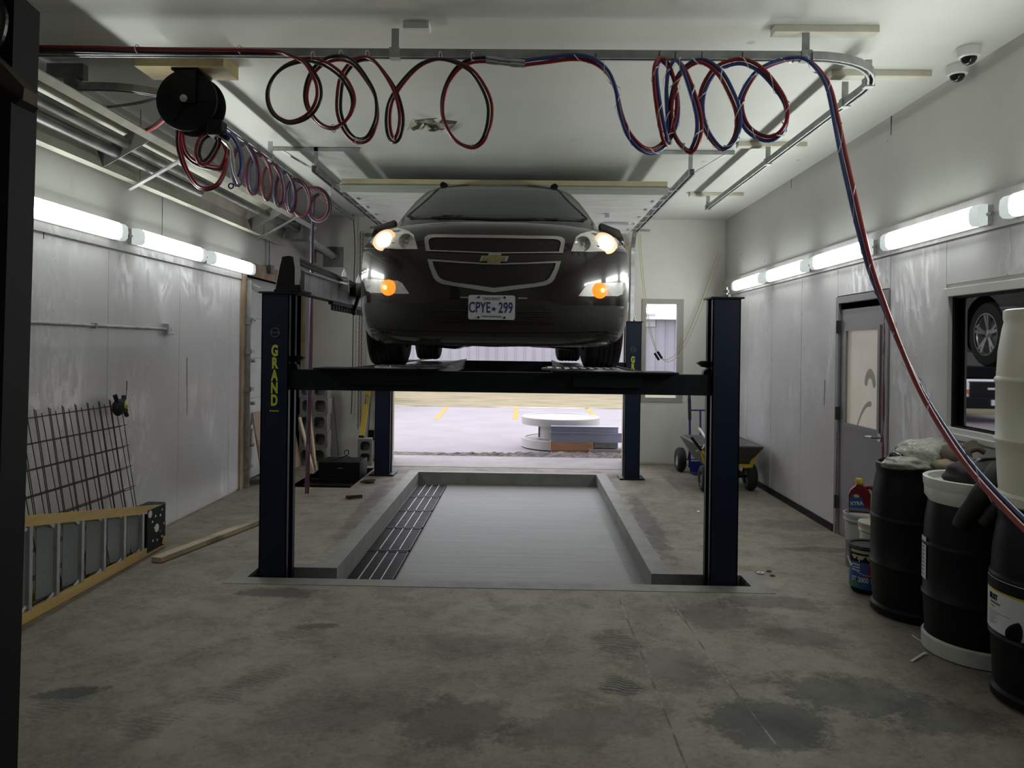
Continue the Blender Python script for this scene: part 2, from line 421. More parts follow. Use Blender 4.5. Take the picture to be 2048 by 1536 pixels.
# raised fresh-concrete lip round the bay
b = MB(); k = .003
b.box(SX0 - .12, SX1 + .12, SY0 - .14, SY0 + .004, -.15, k)
e = .006; b.box(PX0 - .13, PX0 + e, PY0 + .10, PY1, -.15, k); b.box(PX1 - e, PX1 + .13, PY0 + .10, PY1, -.15, k)
b.box(PX0 - .13, PX1 + .13, PY1 - e, PY1 + .10, -.15, k)
b.box(SX0 - .12, PX0 + e, PY0 - e, PY0 + .10, -.15, k); b.box(PX1 - e, SX1 + .12, PY0 - e, PY0 + .10, -.15, k)
b.box(SX0 - .12, SX0 + e, SY0 + .004, PY0 - e, -.15, k); b.box(SX1 - e, SX1 + .12, SY0 + .004, PY0 - e, -.15, k)
struct('trim_1', b, 'kerb')
b = MB(); b.box(HX0 - .01, HX1 + .01, HY0 - .01, HY1 + .01, -1.0, -.95)
b.box(HX0 - .1, HX0, HY0, HY1, -1, -.01); b.box(HX1, HX1 + .1, HY0, HY1, -1, -.01)
b.box(HX0, HX1, HY0 - .1, HY0, -1, -.01); b.box(HX0, HX1, HY1, HY1 + .1, -1, -.01)
struct('sump_pit', b, 'kerb')
b = MB(); b.box(-2.0, 1.48, 10.5, YB + .4, .0, .004); b.box(-2.3, 1.9, YB + .15, YB + .45, -.3, .003)
struct('door_threshold', b, 'apron')
for k_, L_ in enumerate((((1239, 1200), (1290, 1325), (1374, 1536)), ((1335, 1190), (1430, 1330), (1560, 1500)), ((1271, 987), (1560, 988)), ((1293, 1046), (1690, 1050)), ((572, 1005), (770, 1010)))):
    b = MB()
    for p_, q_ in zip(L_, L_[1:]): b.bar(on_floor(*p_), on_floor(*q_), .007 if k_ > 1 else .010, .0015)
    struct('floor_joint', b, mat('dusty_joint_filler', (.12, .11, .10), .8, 0, (.30, .28, .25), 8, (.45, .6)) if k_ == 0 else bpy.data.materials['dusty_joint_filler'])
# ceiling
b = MB(); b.box(XL - .4, XR + .2, YF - .1, YB + .1, ZC, ZC + .1)
struct('ceiling', b, 'ceil')
# back wall: overhead-door opening and a window
OX0, OX1, OZ = -2.0, 1.47, 3.16
WX0, WX1, WZ0, WZ1 = 1.75, 2.29, .94, 2.40
b = MB()
b.box(XL - .4, OX0, YB, YB + .18, -.3, ZC); b.box(OX0, OX1, YB, YB + .18, OZ, ZC); b.box(OX1, WX0, YB, YB + .18, -.3, ZC)
b.box(WX0, WX1, YB, YB + .18, -.3, WZ0); b.box(WX0, WX1, YB, YB + .18, WZ1, ZC); b.box(WX1, XR + .2, YB, YB + .18, -.3, ZC)
b.box(WX0 - .1, XR, YB - .006, YB, .02, WZ0 - .09)
struct('wall_back', b, 'backwall')
w2 = MB(); w2.strip([(x, YB - .015, z) for x, z in ((WX0 - .03, WZ0 - .03), (WX1 + .04, WZ0 - .03), (WX1 + .04, WZ1 + .03), (WX0 - .03, WZ1 + .03))], [(x, YB - .015, z) for x, z in ((WX0 + .03, WZ0 + .035), (WX1 - .045, WZ0 + .035), (WX1 - .045, WZ1 - .04), (WX0 + .03, WZ1 - .04))], (0, .13, 0))
w2 = struct('window_2', w2, mat('grey_window_frame', (.38, .36, .33), .5))
g = MB(); g.box(WX0 + .04, WX1 - .05, YB + .06, YB + .066, WZ0 + .035, WZ1 - .04); struct('pane', g, 'glass', w2)
# right wall with door and window openings, upper sheet and lower scuffed panels
DY0, DY1, DZ = 6.13, 7.02, 2.14
VY0, VY1, VZ0, VZ1 = 3.45, 5.20, 1.19, 2.08
b = MB()
b.box(XR + .012, XR + .2, YF, DY0, -.2, VZ0); b.box(XR + .012, XR + .2, YF, VY0, VZ0, VZ1); b.box(XR + .012, XR + .2, VY1, DY0, VZ0, VZ1)
b.box(XR + .012, XR + .2, YF, YB, VZ1, ZC); b.box(XR + .012, XR + .2, DY1, YB, -.2, VZ1); b.box(XR + .012, XR + .2, DY0, DY1, DZ, VZ1 + .2)
struct('wall_right', b, 'upper')
b = MB(); g = .004
ys = [YF, -.3, .95, 2.2, 3.40, 4.60, 5.26, 6.06, 7.09, 8.0, 8.95, 9.9, YB]
for y0, y1 in zip(ys, ys[1:]):
    z0, z1 = .05, 2.46
    if y0 == 6.06: b.box(XR, XR + .012, y0 + g, y1 - g, DZ + .07, z1); continue
    if y0 in (3.40, 4.60):
        b.box(XR, XR + .012, y0 + g, y1 - g, z0, VZ0 - .09); b.box(XR, XR + .012, y0 + g, y1 - g, VZ1 + .09, z1); continue
    b.box(XR, XR + .012, y0 + g, y1 - g, z0, z1)
b.box(XR - .008, XR + .012, YF, YB, 2.475, 2.70)
for y in ys[1:-1]:
    if y not in (5.26, 6.06): b.box(XR - .003, XR, y - .022, y + .022, (VZ1 + .1) if y in (4.6,) else 1.2 if y < 5 else .06, 2.455)
struct('wall_right.001', b, 'panel')
b = MB(); b.box(XR - .012, XR, 7.1, YB, .0, .07); struct('baseboard_right', b, 'blackplastic')
# left wall with the sectional-door opening at the far end
LY0, LY1, LZ = 8.72, 10.95, 2.50
b = MB()
b.box(XL - .2, XL - .012, YF, LY0, -.2, ZC); b.box(XL - .2, XL - .012, LY0, LY1, LZ, ZC); b.box(XL - .2, XL - .012, LY1, YB, -.2, ZC)
struct('wall_left', b, 'upper')
b = MB()
ys = [YF, -.2, 1.0, 2.2, 3.4, 4.62, 5.84, 7.06, 8.28, LY0 - .14]
for y0, y1 in zip(ys, ys[1:]): b.box(XL - .012, XL, y0 + g * .6, y1 - g * .6, .02, 2.42)
b.box(XL - .012, XL + .010, YF, LY0 - .14, 2.435, 2.64)
struct('wall_left.001', b, 'panel')
b = MB(); b.box(XL - .1, XL + .02, LY0 - .14, LY0, 0, 2.66); b.box(XL - .1, XL + .02, LY0, LY1 + .1, LZ, 2.66); b.box(XL - .1, XL + .02, LY1, LY1 + .1, 0, LZ)
struct('trim_2', b, mat('brown_door_jamb', (.30, .20, .12), .7, 0, (.42, .33, .24), 3, (.4, .65)))
b = MB(); b.box(XL - .3, XR + .3, YF - .2, YF, -.2, ZC); struct('wall_front', b, 'upper')
b = MB(); b.box(XL - .5, XL - .2, LY0 - .4, YB, -.2, ZC); b.box(XR + .2, XR + .9, 3.2, 5.4, .9, 2.4)
struct('wall_outer', b, 'upper')

for (u0, v0, u1, v1, w) in ((1783, 222, 1782, 270, .012), (1583, 340, 1582, 376, .008), (1650, 760, 1648, 810, .006)):   # split seams in the wall sheets
    P_ = []
    for u, v in ((u0, v0), (u1, v1)):
        d = ray(u, v); s_ = (XR + (.011 if v0 < 600 else -.001)) / d.x; P_.append(Vector((XR + (.011 if v0 < 600 else -.001), d.y * s_, EYE + d.z * s_)))
    b = MB(); b.bar(P_[0], P_[0].lerp(P_[1], .5), w, .003, (1, 0, 0)); b.bar(P_[0].lerp(P_[1], .5), P_[1], w * .6, .003, (1, 0, 0)); struct('wall_split', b, 'black')
for (u0, v0, u1, v1, w) in ((88, 452, 87, 478, .010), (254, 762, 252, 800, .010), (374, 715, 374, 830, .007), (325, 395, 324, 470, .006)):
    P_ = []
    for u, v in ((u0, v0), (u1, v1)):
        d = ray(u, v); s_ = (XL + .0005) / d.x; P_.append(Vector((XL + .0005, d.y * s_, EYE + d.z * s_)))
    b = MB(); b.bar(P_[0], P_[0].lerp(P_[1], .5), w, .003, (1, 0, 0)); b.bar(P_[0].lerp(P_[1], .5), P_[1], w * .6, .003, (1, 0, 0)); struct('wall_split', b, 'black')

# door_1: grey steel door on the right with a glazed upper half
d = MB()
d.box(XR - .012, XR + .1, DY0 - .06, DY0, 0, DZ + .06); d.box(XR - .012, XR + .1, DY1, DY1 + .06, 0, DZ + .06); d.box(XR - .012, XR + .1, DY0, DY1, DZ, DZ + .06)
door = struct('door_1', d, 'greydoor')
q = MB(); X0, X1 = XR + .012, XR + .06; wy0, wy1, wz0, wz1 = DY0 + .12, DY1 - .12, 1.03, 1.90
q.box(X0, X1, DY0 + .004, wy0, .012, DZ - .004); q.box(X0, X1, wy1, DY1 - .004, .012, DZ - .004); q.box(X0, X1, wy0, wy1, .012, wz0); q.box(X0, X1, wy0, wy1, wz1, DZ - .004)
struct('door_leaf', q, 'greydoor', door)
q = MB(); q.strip([(X0 - .012, y, z) for y, z in ((wy0 - .02, wz0 - .02), (wy1 + .02, wz0 - .02), (wy1 + .02, wz1 + .02), (wy0 - .02, wz1 + .02))],
        [(X0 - .012, y, z) for y, z in ((wy0 + .018, wz0 + .018), (wy1 - .018, wz0 + .018), (wy1 - .018, wz1 - .018), (wy0 + .018, wz1 - .018))], (.016, 0, 0))
struct('glazing_bead', q, 'greydoor', door)
q = MB(); q.box(X0 + .015, X0 + .022, wy0, wy1, wz0, wz1); struct('pane', q, 'doorpane', door)
q = MB()                                              # dusty smear wiped in the glass
for i in range(30):
    t = i / 29; a = .5 + t * 2.2
    c0 = (wy0 + .20 + .085 * math.cos(a), wz0 + .33 + .15 * math.sin(a))
    q.ball((X0 + .0145, c0[0], c0[1]), .035 - .012 * abs(t - .5), 10, (.02, 1, 1.2))
for j in range(33):
    i = j / 4; q.ball((X0 + .0145, wy0 + .19 + .032 * i, wz0 + .22 - .0036 * i * i), .022 - .0015 * i, 8, (.02, 1, 1.1))
tag(struct('smear', q, mat('dust_smear', (.52, .48, .41), .5), door), 'brown dusty smear on the glass')
for z in (.3, 1.12, 1.92):
    q = MB(); q.box(XR - .018, XR + .02, DY1 - .012, DY1 + .03, z - .06, z + .06); q.cyl((XR - .022, DY1 + .002, z - .06), (XR - .022, DY1 + .002, z + .06), .009, 10)
    struct('hinge', q, mat('dark_hinge_steel', (.10, .095, .095), .4, .6) if z == .3 else bpy.data.materials['dark_hinge_steel'], door)
q = MB(); q.cyl((X0 + .004, DY0 + .085, .99), (X0 - .016, DY0 + .085, .99), .034, 20); q.cyl((X0 - .016, DY0 + .085, .99), (X0 - .07, DY0 + .085, .99), .011, 12)
q.tube(smooth_path([(X0 - .068, DY0 + .085, .99), (X0 - .072, DY0 + .12, .992), (X0 - .066, DY0 + .2, .985)]), .012, 10)
struct('lever_handle', q, 'zinc', door)
q = MB(); rnd = random.Random(3)
for k in range(40):
    z = .02 + 2.05 * k / 40
    q.ball((XR - .013, DY0 - .004 + rnd.uniform(-.006, .004), z), rnd.uniform(.006, .013) + (.012 if 22 < k < 28 or k in (16, 17) else 0), 8, (.3, .8, 3.6))
for k in range(22): q.ball((XR - .013, DY1 + .004 + rnd.uniform(-.006, .004), .02 + .95 * k / 22), rnd.uniform(.005, .01), 8, (.4, .8, 3.4))
tag(struct('sealant_bead', q, 'caralk', door), 'dark red sealant smeared down both edges')

# window_1: dark office window that mirrors the bay
q = MB()
oy0, oy1, oz0, oz1 = VY0 - .06, VY1 + .06, VZ0 - .075, VZ1 + .06
q.strip([(XR - .022, y, z) for y, z in ((oy0, oz0), (oy1, oz0), (oy1, oz1), (oy0, oz1))], [(XR - .022, y, z) for y, z in ((VY0, VZ0), (VY1, VZ0), (VY1, VZ1), (VY0, VZ1))], (.09, 0, 0))
q.box(XR - .04, XR + .02, oy0, oy1, oz0, oz0 + .04)
w1 = struct('window_1', q, 'white', bevel=.004)
q = MB(); q.box(XR + .032, XR + .040, VY0, VY1, VZ0, VZ1); yc_ = (VY0 + VY1) / 2; q.xf(Matrix.Translation((XR + .036, yc_, 0)) @ Matrix.Rotation(R(-.9), 4, 'Z') @ Matrix.Translation((-XR - .036, -yc_, 0))); PANE = struct('pane', q, 'darkpane', w1)
q = MB(); q.strip([(XR + .01, y, z) for y, z in ((VY0, VZ0), (VY1, VZ0), (VY1, VZ1), (VY0, VZ1))], [(XR + .01, y, z) for y, z in ((VY0 + .02, VZ0 + .012), (VY1 - .03, VZ0 + .012), (VY1 - .03, VZ1 - .012), (VY0 + .02, VZ1 - .012))], (.022, 0, 0))
struct('gasket', q, 'black', w1)

# door_2: raised overhead door of the back opening, with its tracks
DX0, DX1, D0, D1, DZ2 = -1.94, 1.45, 7.75, 10.75, 3.33
q = MB()
n = 6
for i in range(n):
    y0 = D0 + (D1 - D0) * i / n; y1 = D0 + (D1 - D0) * (i + 1) / n - .006
    q.box(DX0, DX1, y0, y1, DZ2, DZ2 + .05)
    for j in range(6): q.box(DX0 + .01, DX1 - .01, y0 + .04 + j * .07, y0 + .043 + j * .07, DZ2 - .003, DZ2)
d2 = struct('door_2', q, 'white')
q = MB(); q.box(DX0 + .02, DX1 - .01, D0 - .02, D0 + .03, DZ2 + .035, DZ2 + .085); struct('wood_edge', q, 'oldpine' if 0 else mat('yellowed_wood', (.46, .42, .26), .6, 0, (.38, .33, .2), 4), d2)
q = MB(); q.box(DX0, DX1, D0 - .012, D0 + .012, DZ2 - .05, DZ2 + .03); q.tube([(DX0, D0 - .016, DZ2 + .01), (DX1, D0 - .016, DZ2 + .01)], .014, 8)
struct('bottom_rail', q, mat('grey_green_rail', (.36, .38, .34), .45, 0), d2)
for sgn, X in ((-1, -2.04), (1, 1.56)):
    q = MB(); Z = DZ2 + .05
    prof = lambda dx: X + dx
    for (dx0, dx1, z0, z1) in ((-.028, .028, .028, .032), (-.028, -.024, -.028, .03), (.024, .028, -.028, .03), (-.028, -.014, -.03, -.026), (.014, .028, -.03, -.026)):
        q.box(X + dx0, X + dx1, 7.15, 10.72, Z + z0, Z + z1)
    arc = [(X, 10.72 + .30 * math.sin(t * math.pi / 20), Z - .30 + .30 * math.cos(t * math.pi / 20)) for t in range(11)]
    for a0, a1 in zip(arc, arc[1:]): q.bar(a0, a1, .055, .05)
    q.box(X - .028, X + .028, 10.995, 11.05, 0, Z - .30)
    struct('track', q, 'zinc', d2)
    q = MB()                                          # perforated hangers from the ceiling
    q.box(X - .42, X + .42, 7.20, 7.204, ZC - .04, ZC); q.box(X - .42, X + .42, 7.20, 7.24, ZC - .004, ZC)
    q.box(X - .02, X + .02, 7.2, 7.204, Z, ZC); q.bar((X - sgn * -.36, 7.21, ZC - .02), (X + sgn * .02, 7.6, Z + .03), .035, .006)
    q.box(X - .02, X + .02, 9.6, 9.604, Z, ZC)
    for i in range(14): q.cyl((X - .40 + i * .06, 7.1995, ZC - .02), (X - .40 + i * .06, 7.2, ZC - .02), .008, 8)
    struct('track_hanger', q, 'galv', d2)
    q = MB()
    for y in (7.82, 8.3, 8.8, 9.3, 9.8, 10.3):
        q.box(X - sgn * .03, X - sgn * .17, y, y + .06, Z - .045, Z - .035); q.cyl((X - sgn * .02, y + .03, Z - .01), (X - sgn * .16, y + .03, Z - .01), .010, 10)
        q.cyl((X - .012, y + .03, Z - .01), (X + .012, y + .03, Z - .01), .022, 12); q.box(X - sgn * .15, X - sgn * .17, y - .02, y + .08, Z - .06, Z + .01)
    struct('hinge_rollers', q, 'zinc', d2)
    q = MB(); q.box(X - sgn * .085 - .03, X - sgn * .085 + .03, 11.0, 11.1, 0, OZ + .04)
    struct('jamb', q, mat('tan_timber_jamb', (.42, .33, .23), .7, 0, (.34, .26, .18), 4) if sgn < 0 else bpy.data.materials['tan_timber_jamb'], d2)
q = MB(); q.box(DX0 + .9, DX0 + 1.3, 9.4, 9.9, DZ2 - .012, DZ2 - .002); q.box(1.0, 1.32, 9.75, 9.8, DZ2 - .03, DZ2 - .004); q.box(.95, 1.0, 9.1, 9.16, DZ2 - .05, DZ2)
struct('lift_handle', q, 'alum', d2)
q = MB(); q.cyl((-2.3, 10.98, 3.42), (1.8, 10.98, 3.42), .016, 10); q.cyl((-.6, 10.98, 3.42), (.1, 10.98, 3.42), .045, 16); q.cyl((-2.17, 10.98, 3.42), (-2.12, 10.98, 3.42), .09, 20)
struct('torsion_shaft', q, 'galv', d2)

# door_3: closed white sectional door in the left wall
q = MB()
for i in range(5):
    z0, z1 = .02 + i * .498, .02 + (i + 1) * .498 - .005
    q.box(XL - .17, XL - .12, LY0, LY1, z0, z1)
    for j in range(5): q.box(XL - .12, XL - .1175, LY0, LY1, z0 + .05 + j * .085, z0 + .12 + j * .085)
d3 = struct('door_3', q, 'white')
q = MB()
for dx0, dx1, dy0, dy1 in ((-.10, -.04, .0, .005), (-.045, -.04, 0, .06), (-.10, -.095, 0, .06)): q.box(XL + .06 + dx0, XL + .06 + dx1, LY0 + .03 + dy0, LY0 + .03 + dy1, .02, 2.36)
q.box(XL + .02, XL + .07, LY0 + .0, LY0 + .012, .0, 2.44)
struct('track', q, 'galv', d3)
q = MB()
for z in (.25, .72, 1.16, 1.6, 1.95):
    q.box(XL - .02, XL + .09, LY0 - .02, LY0 - .012, z - .03, z + .03); q.box(XL + .08, XL + .088, LY0 - .02, LY0 + .08, z - .02, z + .02)
for z in (.5, .99, 1.49, 1.98): q.cyl((XL + .05, LY0 + .08, z), (XL + .1, LY0 + .08, z), .02, 12)
q.bar((XL + .05, LY0 + .05, 2.36), (XL + .12, LY0 + .12, 2.30), .01, .03); q.bar((XL + .05, LY0 + .05, 2.40), (XL + .14, LY0 + .10, 2.36), .01, .02)
struct('track_bracket', q, 'galv', d3)

# ---------------------------------------------------------------- outdoors
b = MB(); b.box(-40, 40, YB + .15, 21.2, -.35, -.02); struct('asphalt_lot', b, 'asphalt')
b = MB()
nx, ny = 60, 12; rnd = random.Random(5)
G = [[b.v((-40 + 80 * i / nx, 21.1 + 25 * j / ny, -.02 + .02 * rnd.random())) for i in range(nx + 1)] for j in range(ny + 1)]
for j in range(ny):
    for i in range(nx): b.f([G[j][i], G[j][i + 1], G[j + 1][i + 1], G[j + 1][i]])
struct('grass_verge', b, 'grass')
for (u0, v0, u1, v1, nm) in ((893, 815, 872, 839, 'leftmost of the three behind the lift'), (1033, 815, 1030, 839, 'the middle one of three'), (1172, 815, 1192, 835, 'rightmost, behind the white spool')):
    p, q_ = on_floor(u0, v0, -.02), on_floor(u1, v1, -.02)
    b = MB(); b.bar((p.x, p.y, -.018), (q_.x, q_.y, -.018), .11, .006)
    tag(b.build('parking_line', 'yellowline'), 'yellow painted parking line on the asphalt outside, ' + nm, 'road marking', 'parking lines')
b = MB()
for i in range(160):                                   # ribbed siding
    x = -28 + i * .4; b.box(x, x + .38, 32, 32.05, -.1, 2.95); b.box(x + .37, x + .41, 31.96, 32.05, -.1, 2.95)
shed = thing('metal_building', 'long low pale metal-sided building beyond the grass', 'building', (4, 32, -.1))
b.build('siding', 'siding', shed)
b = MB(); b.prism([(31.6, 2.92), (31.6, 3.0), (36, 3.7), (40, 3.0), (40, 2.9)], 'x', -28.4, 36.4); b.build('roof', mat('white_metal_roof', (.66, .66, .70), .4), shed)
p0, p1 = at(1288, 653, 31.9), at(1311, 628, 31.9)
b = MB(); b.box(p0.x, p1.x, 31.9, 31.97, p0.z, p1.z); b.build('wall_vent', mat('grey_vent', (.36, .36, .42), .5), shed)
b = MB(); p0 = at(1262, 830, 11.62); rnd = random.Random(8)
nx, ny = 90, 8; G = []
for j in range(ny + 1):
    G.append([])
    for i in range(nx + 1):
        x = -2.6 + 5.2 * i / nx; t = j / ny
        h = math.sin(math.pi * t) * (.035 + .03 * max(0, min(1, (x + 1.4) / 2.2))) * (1 + rnd.uniform(-.45, .5))
        G[j].append(b.v((x, 11.60 + .42 * t + rnd.uniform(-.02, .02), -.03 + h)))
for j in range(ny):
    for i in range(nx): b.f([G[j][i], G[j][i + 1], G[j + 1][i + 1], G[j + 1][i]])
tag(b.build('soil_ridge', 'soil'), 'low ridge of loose grey soil along the door threshold outside', 'soil', kind='stuff')
# white spool, steel beams and timber stacked just outside
C = at(1121, 866, 12.95)
SPW = mat('weathered_white_paint', (.42, .41, .40), .5, 0, (.36, .35, .345), 2)
sp = thing('cable_spool', 'large white spool with two round flanges standing outside the open door', 'spool', (C.x, 12.95, -.02))
for z0, z1, nm in ((.0, .15, 'lower'), (.385, .51, 'upper')):
    m_ = MB(); m_.lathe([(.0, z1 - .012), (.60, z1 - .012), (.605, z1), (.66, z1), (.67, z1 - .01), (.67, z0), (.0, z0)], (C.x, 12.95, 0), 56); m_.build('flange', SPW, sp, smooth=30)
m_ = MB(); m_.lathe([(.36, .13), (.36, .40)], (C.x, 12.95, 0), 40); m_.build('core', SPW, sp, smooth=30)
for a in (3.3,):
    m_ = MB(); m_.cyl((C.x + .375 * math.cos(a), 12.95 + .375 * math.sin(a), .15), (C.x + .375 * math.cos(a), 12.95 + .375 * math.sin(a), .385), .012, 8); m_.build('tie_rod', 'rust', sp)
YS = 12.06
def px_box(name, u0, v0, u1, v1, Y, depth, m, label, cat, group=None, bev=.004):
    p, q_ = at(u0, v1, Y), at(u1, v0, Y)
    mb = MB(); mb.box(p.x, q_.x, Y, Y + depth, p.z, q_.z)
    return tag(mb.build(name, m, bevel=bev), label, cat, group)
def ibeam(name, u0, v0, u1, v1, Y, label, depth=.22):
    p, q_ = at(u0, v1, Y), at(u1, v0, Y); z0, z1 = p.z, q_.z
    mb = MB(); mb.prism([(Y, z0), (Y + depth, z0), (Y + depth, z0 + .015), (Y + .05, z0 + .015), (Y + .05, z1 - .015), (Y + depth, z1 - .015), (Y + depth, z1), (Y, z1), (Y, z1 - .015), (Y + .03, z1 - .015), (Y + .03, z0 + .015), (Y, z0 + .015)], 'x', p.x, q_.x)
    return tag(mb.build(name, 'bluesteel'), label, 'beam', 'steel beams outside')
px_box('timber_block', 1103, 903, 1176, 914.5, YS, .25, 'timber', 'short dark timber block under the stacked beams outside', 'timber')
px_box('timber_block', 1101, 884, 1187, 901, YS, .22, 'timber', 'orange-brown timber block directly under the grey steel beams outside', 'timber')
px_box('concrete_slab', 1177, 900, 1262, 917.5, YS - .02, .3, 'apron', 'pale broken concrete slab beside the timber block outside', 'slab')
ibeam('steel_beam', 1102, 867, 1275, 883.5, YS, 'grey-blue steel beam, the deeper lower one resting on timber outside', .26)
ibeam('steel_beam', 1102, 854.5, 1237, 866, YS + .02, 'grey-blue steel beam, the shallower one lying on top of the stack outside', .2)
px_box('steel_plate', 1188, 885, 1236, 896, YS + .03, .2, 'dullgrey', 'dull grey steel plate under the right part of the beams outside', 'plate')

# white van outside, seen only mirrored in the dark window
def van():
    vx, vy = -5.1, 18.7
    t = thing('cargo_van', 'white van parked outside, mirrored in the dark office window', 'van', (vx, vy, -.02))
    def P(x, y, z): return (vx + x, vy + y, z - .02)
    rows = [(.42, .02, .92), (.62, .0, .96), (.98, .04, .98), (1.06, .12, .98)]
    m = MB(); m.prism([(y + vy, z - .02) for y, z in ((.05, .40), (.0, .65), (.05, 1.0), (.2, 1.08), (.95, 1.18), (1.6, 1.95), (1.75, 2.08), (5.2, 2.1), (5.3, 1.9), (5.35, .4))], 'x', vx - .99, vx + .99)
    m.build('body', mat('white_van_paint', (.75, .76, .82), .3), t, bevel=.05)
    m = MB(); m.prism([(vy - .03, .62), (vy - .03, .98), (vy + .03, 1.0), (vy + .03, .62)], 'x', vx - .62, vx + .62); m.build('grille', 'blackplastic', t)
    m = MB(); m.box(vx - 1.0, vx + 1.0, vy - .09, vy + .1, .34, .62); m.build('bumper', 'blackplastic', t, bevel=.03)
    for s in (-1, 1):
        m = MB(); m.box(vx + s * .64, vx + s * .95, vy - .035, vy + .04, .80, .97); m.build('headlamp', 'lens', t)
        m = MB(); m.box(vx + s * .64, vx + s * .95, vy - .04, vy + .04, .72, .79); m.build('marker_lens', 'amberreflector', t)
        for y in (.9, 4.3):
            m = MB(); m.lathe([(.2, 0), (.34, 0), (.37, .04), (.37, .2), (.34, .24), (.2, .24)], (vx + s * .97 - (.24 if s > 0 else 0), vy + y, .35), 28, 'x', True); m.build('tyre', 'rubber', t, smooth=40)
        m = MB(); m.bar((vx + s * 1.0, vy + 1.25, 1.3), (vx + s * 1.22, vy + 1.2, 1.32), .08, .25); m.build('mirror', 'blackplastic', t)
    m = MB(); m.prism([(vy + .98, 1.2), (vy + 1.0, 1.18), (vy + 1.62, 1.93), (vy + 1.6, 1.95)], 'x', vx - .86, vx + .86); m.xf(Matrix.Translation((0, -.03, .02))); m.build('windscreen', 'tint', t)
    m = MB(); m.box(vx - .15, vx + .15, vy - .105, vy - .088, .42, .56); m.build('number_plate', 'platewhite', t)
    m = MB(); m.box(vx - .2, vx + .2, vy - .037, vy - .03, .80, .85); m.build('badge', 'chrome', t)
van()

# ================================================================ the lift
CX = -.19
lift = thing('four_post_lift', 'dark blue four-post vehicle lift holding the dark SUV in mid-bay', 'vehicle lift', (CX, 5.52, -PD))
def post(x, y, z0, z1, face, letters, hw=.10):
    m = MB(); t = .008                                  # channel column, open towards the bay
    s = 1 if x < CX else -1
    m.box(x - hw, x + hw, y - hw, y - hw + t, z0, z1); m.box(x - hw, x + hw, y + hw - t, y + hw, z0, z1)
    m.box(x - s * hw, x - s * (hw - t), y - hw, y + hw, z0, z1)
    m.box(x + s * hw, x + s * (hw - t), y - hw, y - hw + .05, z0, z1); m.box(x + s * hw, x + s * (hw - t), y + hw - .05, y + hw, z0, z1)
    p = m.build('post', 'blue', lift)
    m = MB(); m.box(x - hw - .02, x + hw + .02, y - hw - .02, y + hw + .02, z1, z1 + .012); m.build('top_plate', 'navy', p)
    m = MB(); m.cyl((x + .02, y, z1 + .01), (x + .02, y, z1 + .035), .03, 6); m.cyl((x + .02, y, z1 + .03), (x + .02, y, z1 + .09), .012, 10); m.cyl((x + .02, y, z1 + .05), (x + .02, y, z1 + .07), .02, 6)
    m.build('cable_stud', 'zinc', p)
    m = MB(); m.box(x + s * .01, x + s * .05, y - .03, y + .03, z0 + .03, z1 - .02); m.build('ladder_bar', 'navy', p)
    return p
FYP, BYP, ZT = 5.53, 9.82, 2.065
LXP, RXP = -1.82, 1.452
pf1 = post(LXP, FYP, -PD, ZT, -1, True); pf2 = post(RXP, FYP, -PD, ZT, -1, False)
pb1 = post(LXP - .02, BYP, 0, ZT - .03, -1, False); pb2 = post(RXP - .05, BYP, 0, ZT - .03, -1, True)
for p, x in ((pb1, LXP - .02), (pb2, RXP - .05)):
    m = MB(); m.box(x - .16, x + .16, BYP - .15, BYP + .15, 0.003, .02); m.build('base_plate', 'navy', p)
def lettering(p, x, y, zc, k):
    z = zc
    for ch in 'GRAND':
        text(ch, .108 * k, 'lettering', 'lettering', p, face_cam((x, y - .1025, z)), .0015, sx=.62, bold=.005)
        z -= .0905 * k
    m = MB(); m.lathe([(.030 * k, 0), (.034 * k, 0), (.034 * k, .002), (.030 * k, .002)], (x, y - .104, zc + .135 * k), 28, 'y', True)
    m.build('round_emblem', 'labelgrey', p)
    text('GRAND', .018 * k, 'lettering', 'labelgrey', p, face_cam((x, y - .1025, zc + .135 * k)), .001, spacing=1.2)
    text('4-POST', .017 * k, 'lettering', 'lettering', p, face_cam((x, y - .1025, z - .005)), .001, spacing=1.1) if 0 else None
    m = MB()
    for i in range(5): m.box(x - .032 + i * .014, x - .022 + i * .014, y - .102, y - .1005, z + .012, z + .022)
    m.build('fine_print', 'lettering', p)
lettering(pf1, LXP + .0, FYP, at(541, 702, 5.43).z, 1.0)
lettering(pb2, RXP - .055, BYP, at(1268, 720, 9.72).z, 1.0)
# cross beams
BZ0, BZ1 = 1.362, 1.512
for y, nm in ((FYP, 0), (BYP, 1)):
    m = MB(); x0, x1 = LXP - .02, RXP + .02
    if nm == 0: x0, x1 = LXP + .06, RXP - .06
    m.box(x0, x1, y - .07, y + .07, BZ0, BZ1)
    m.box(x0 + .3, x1 - .3, y - .073, y - .07, BZ0 + .035, BZ0 + .04)
    bm_ = m.build('cross_beam', 'navy', lift, bevel=.008)
    if nm == 0:
        for s, X in ((1, LXP + .10), (-1, RXP - .10)):  # safety latch at each end
            m = MB(); m.prism([(X - s * .02, BZ1 - .01), (X + s * .05, BZ1), (X + s * .04, BZ1 + .03), (X + s * .0, BZ1 + .05), (X + s * .05, BZ1 + .055), (X + s * .09, BZ1 + .085), (X + s * .06, BZ1 + .10), (X - s * .02, BZ1 + .10)], 'y', y - .03, y + .03)
            m.build('safety_latch', 'navy', bm_)
CARX, CARY, CARZ = -.21, 4.93, 1.535
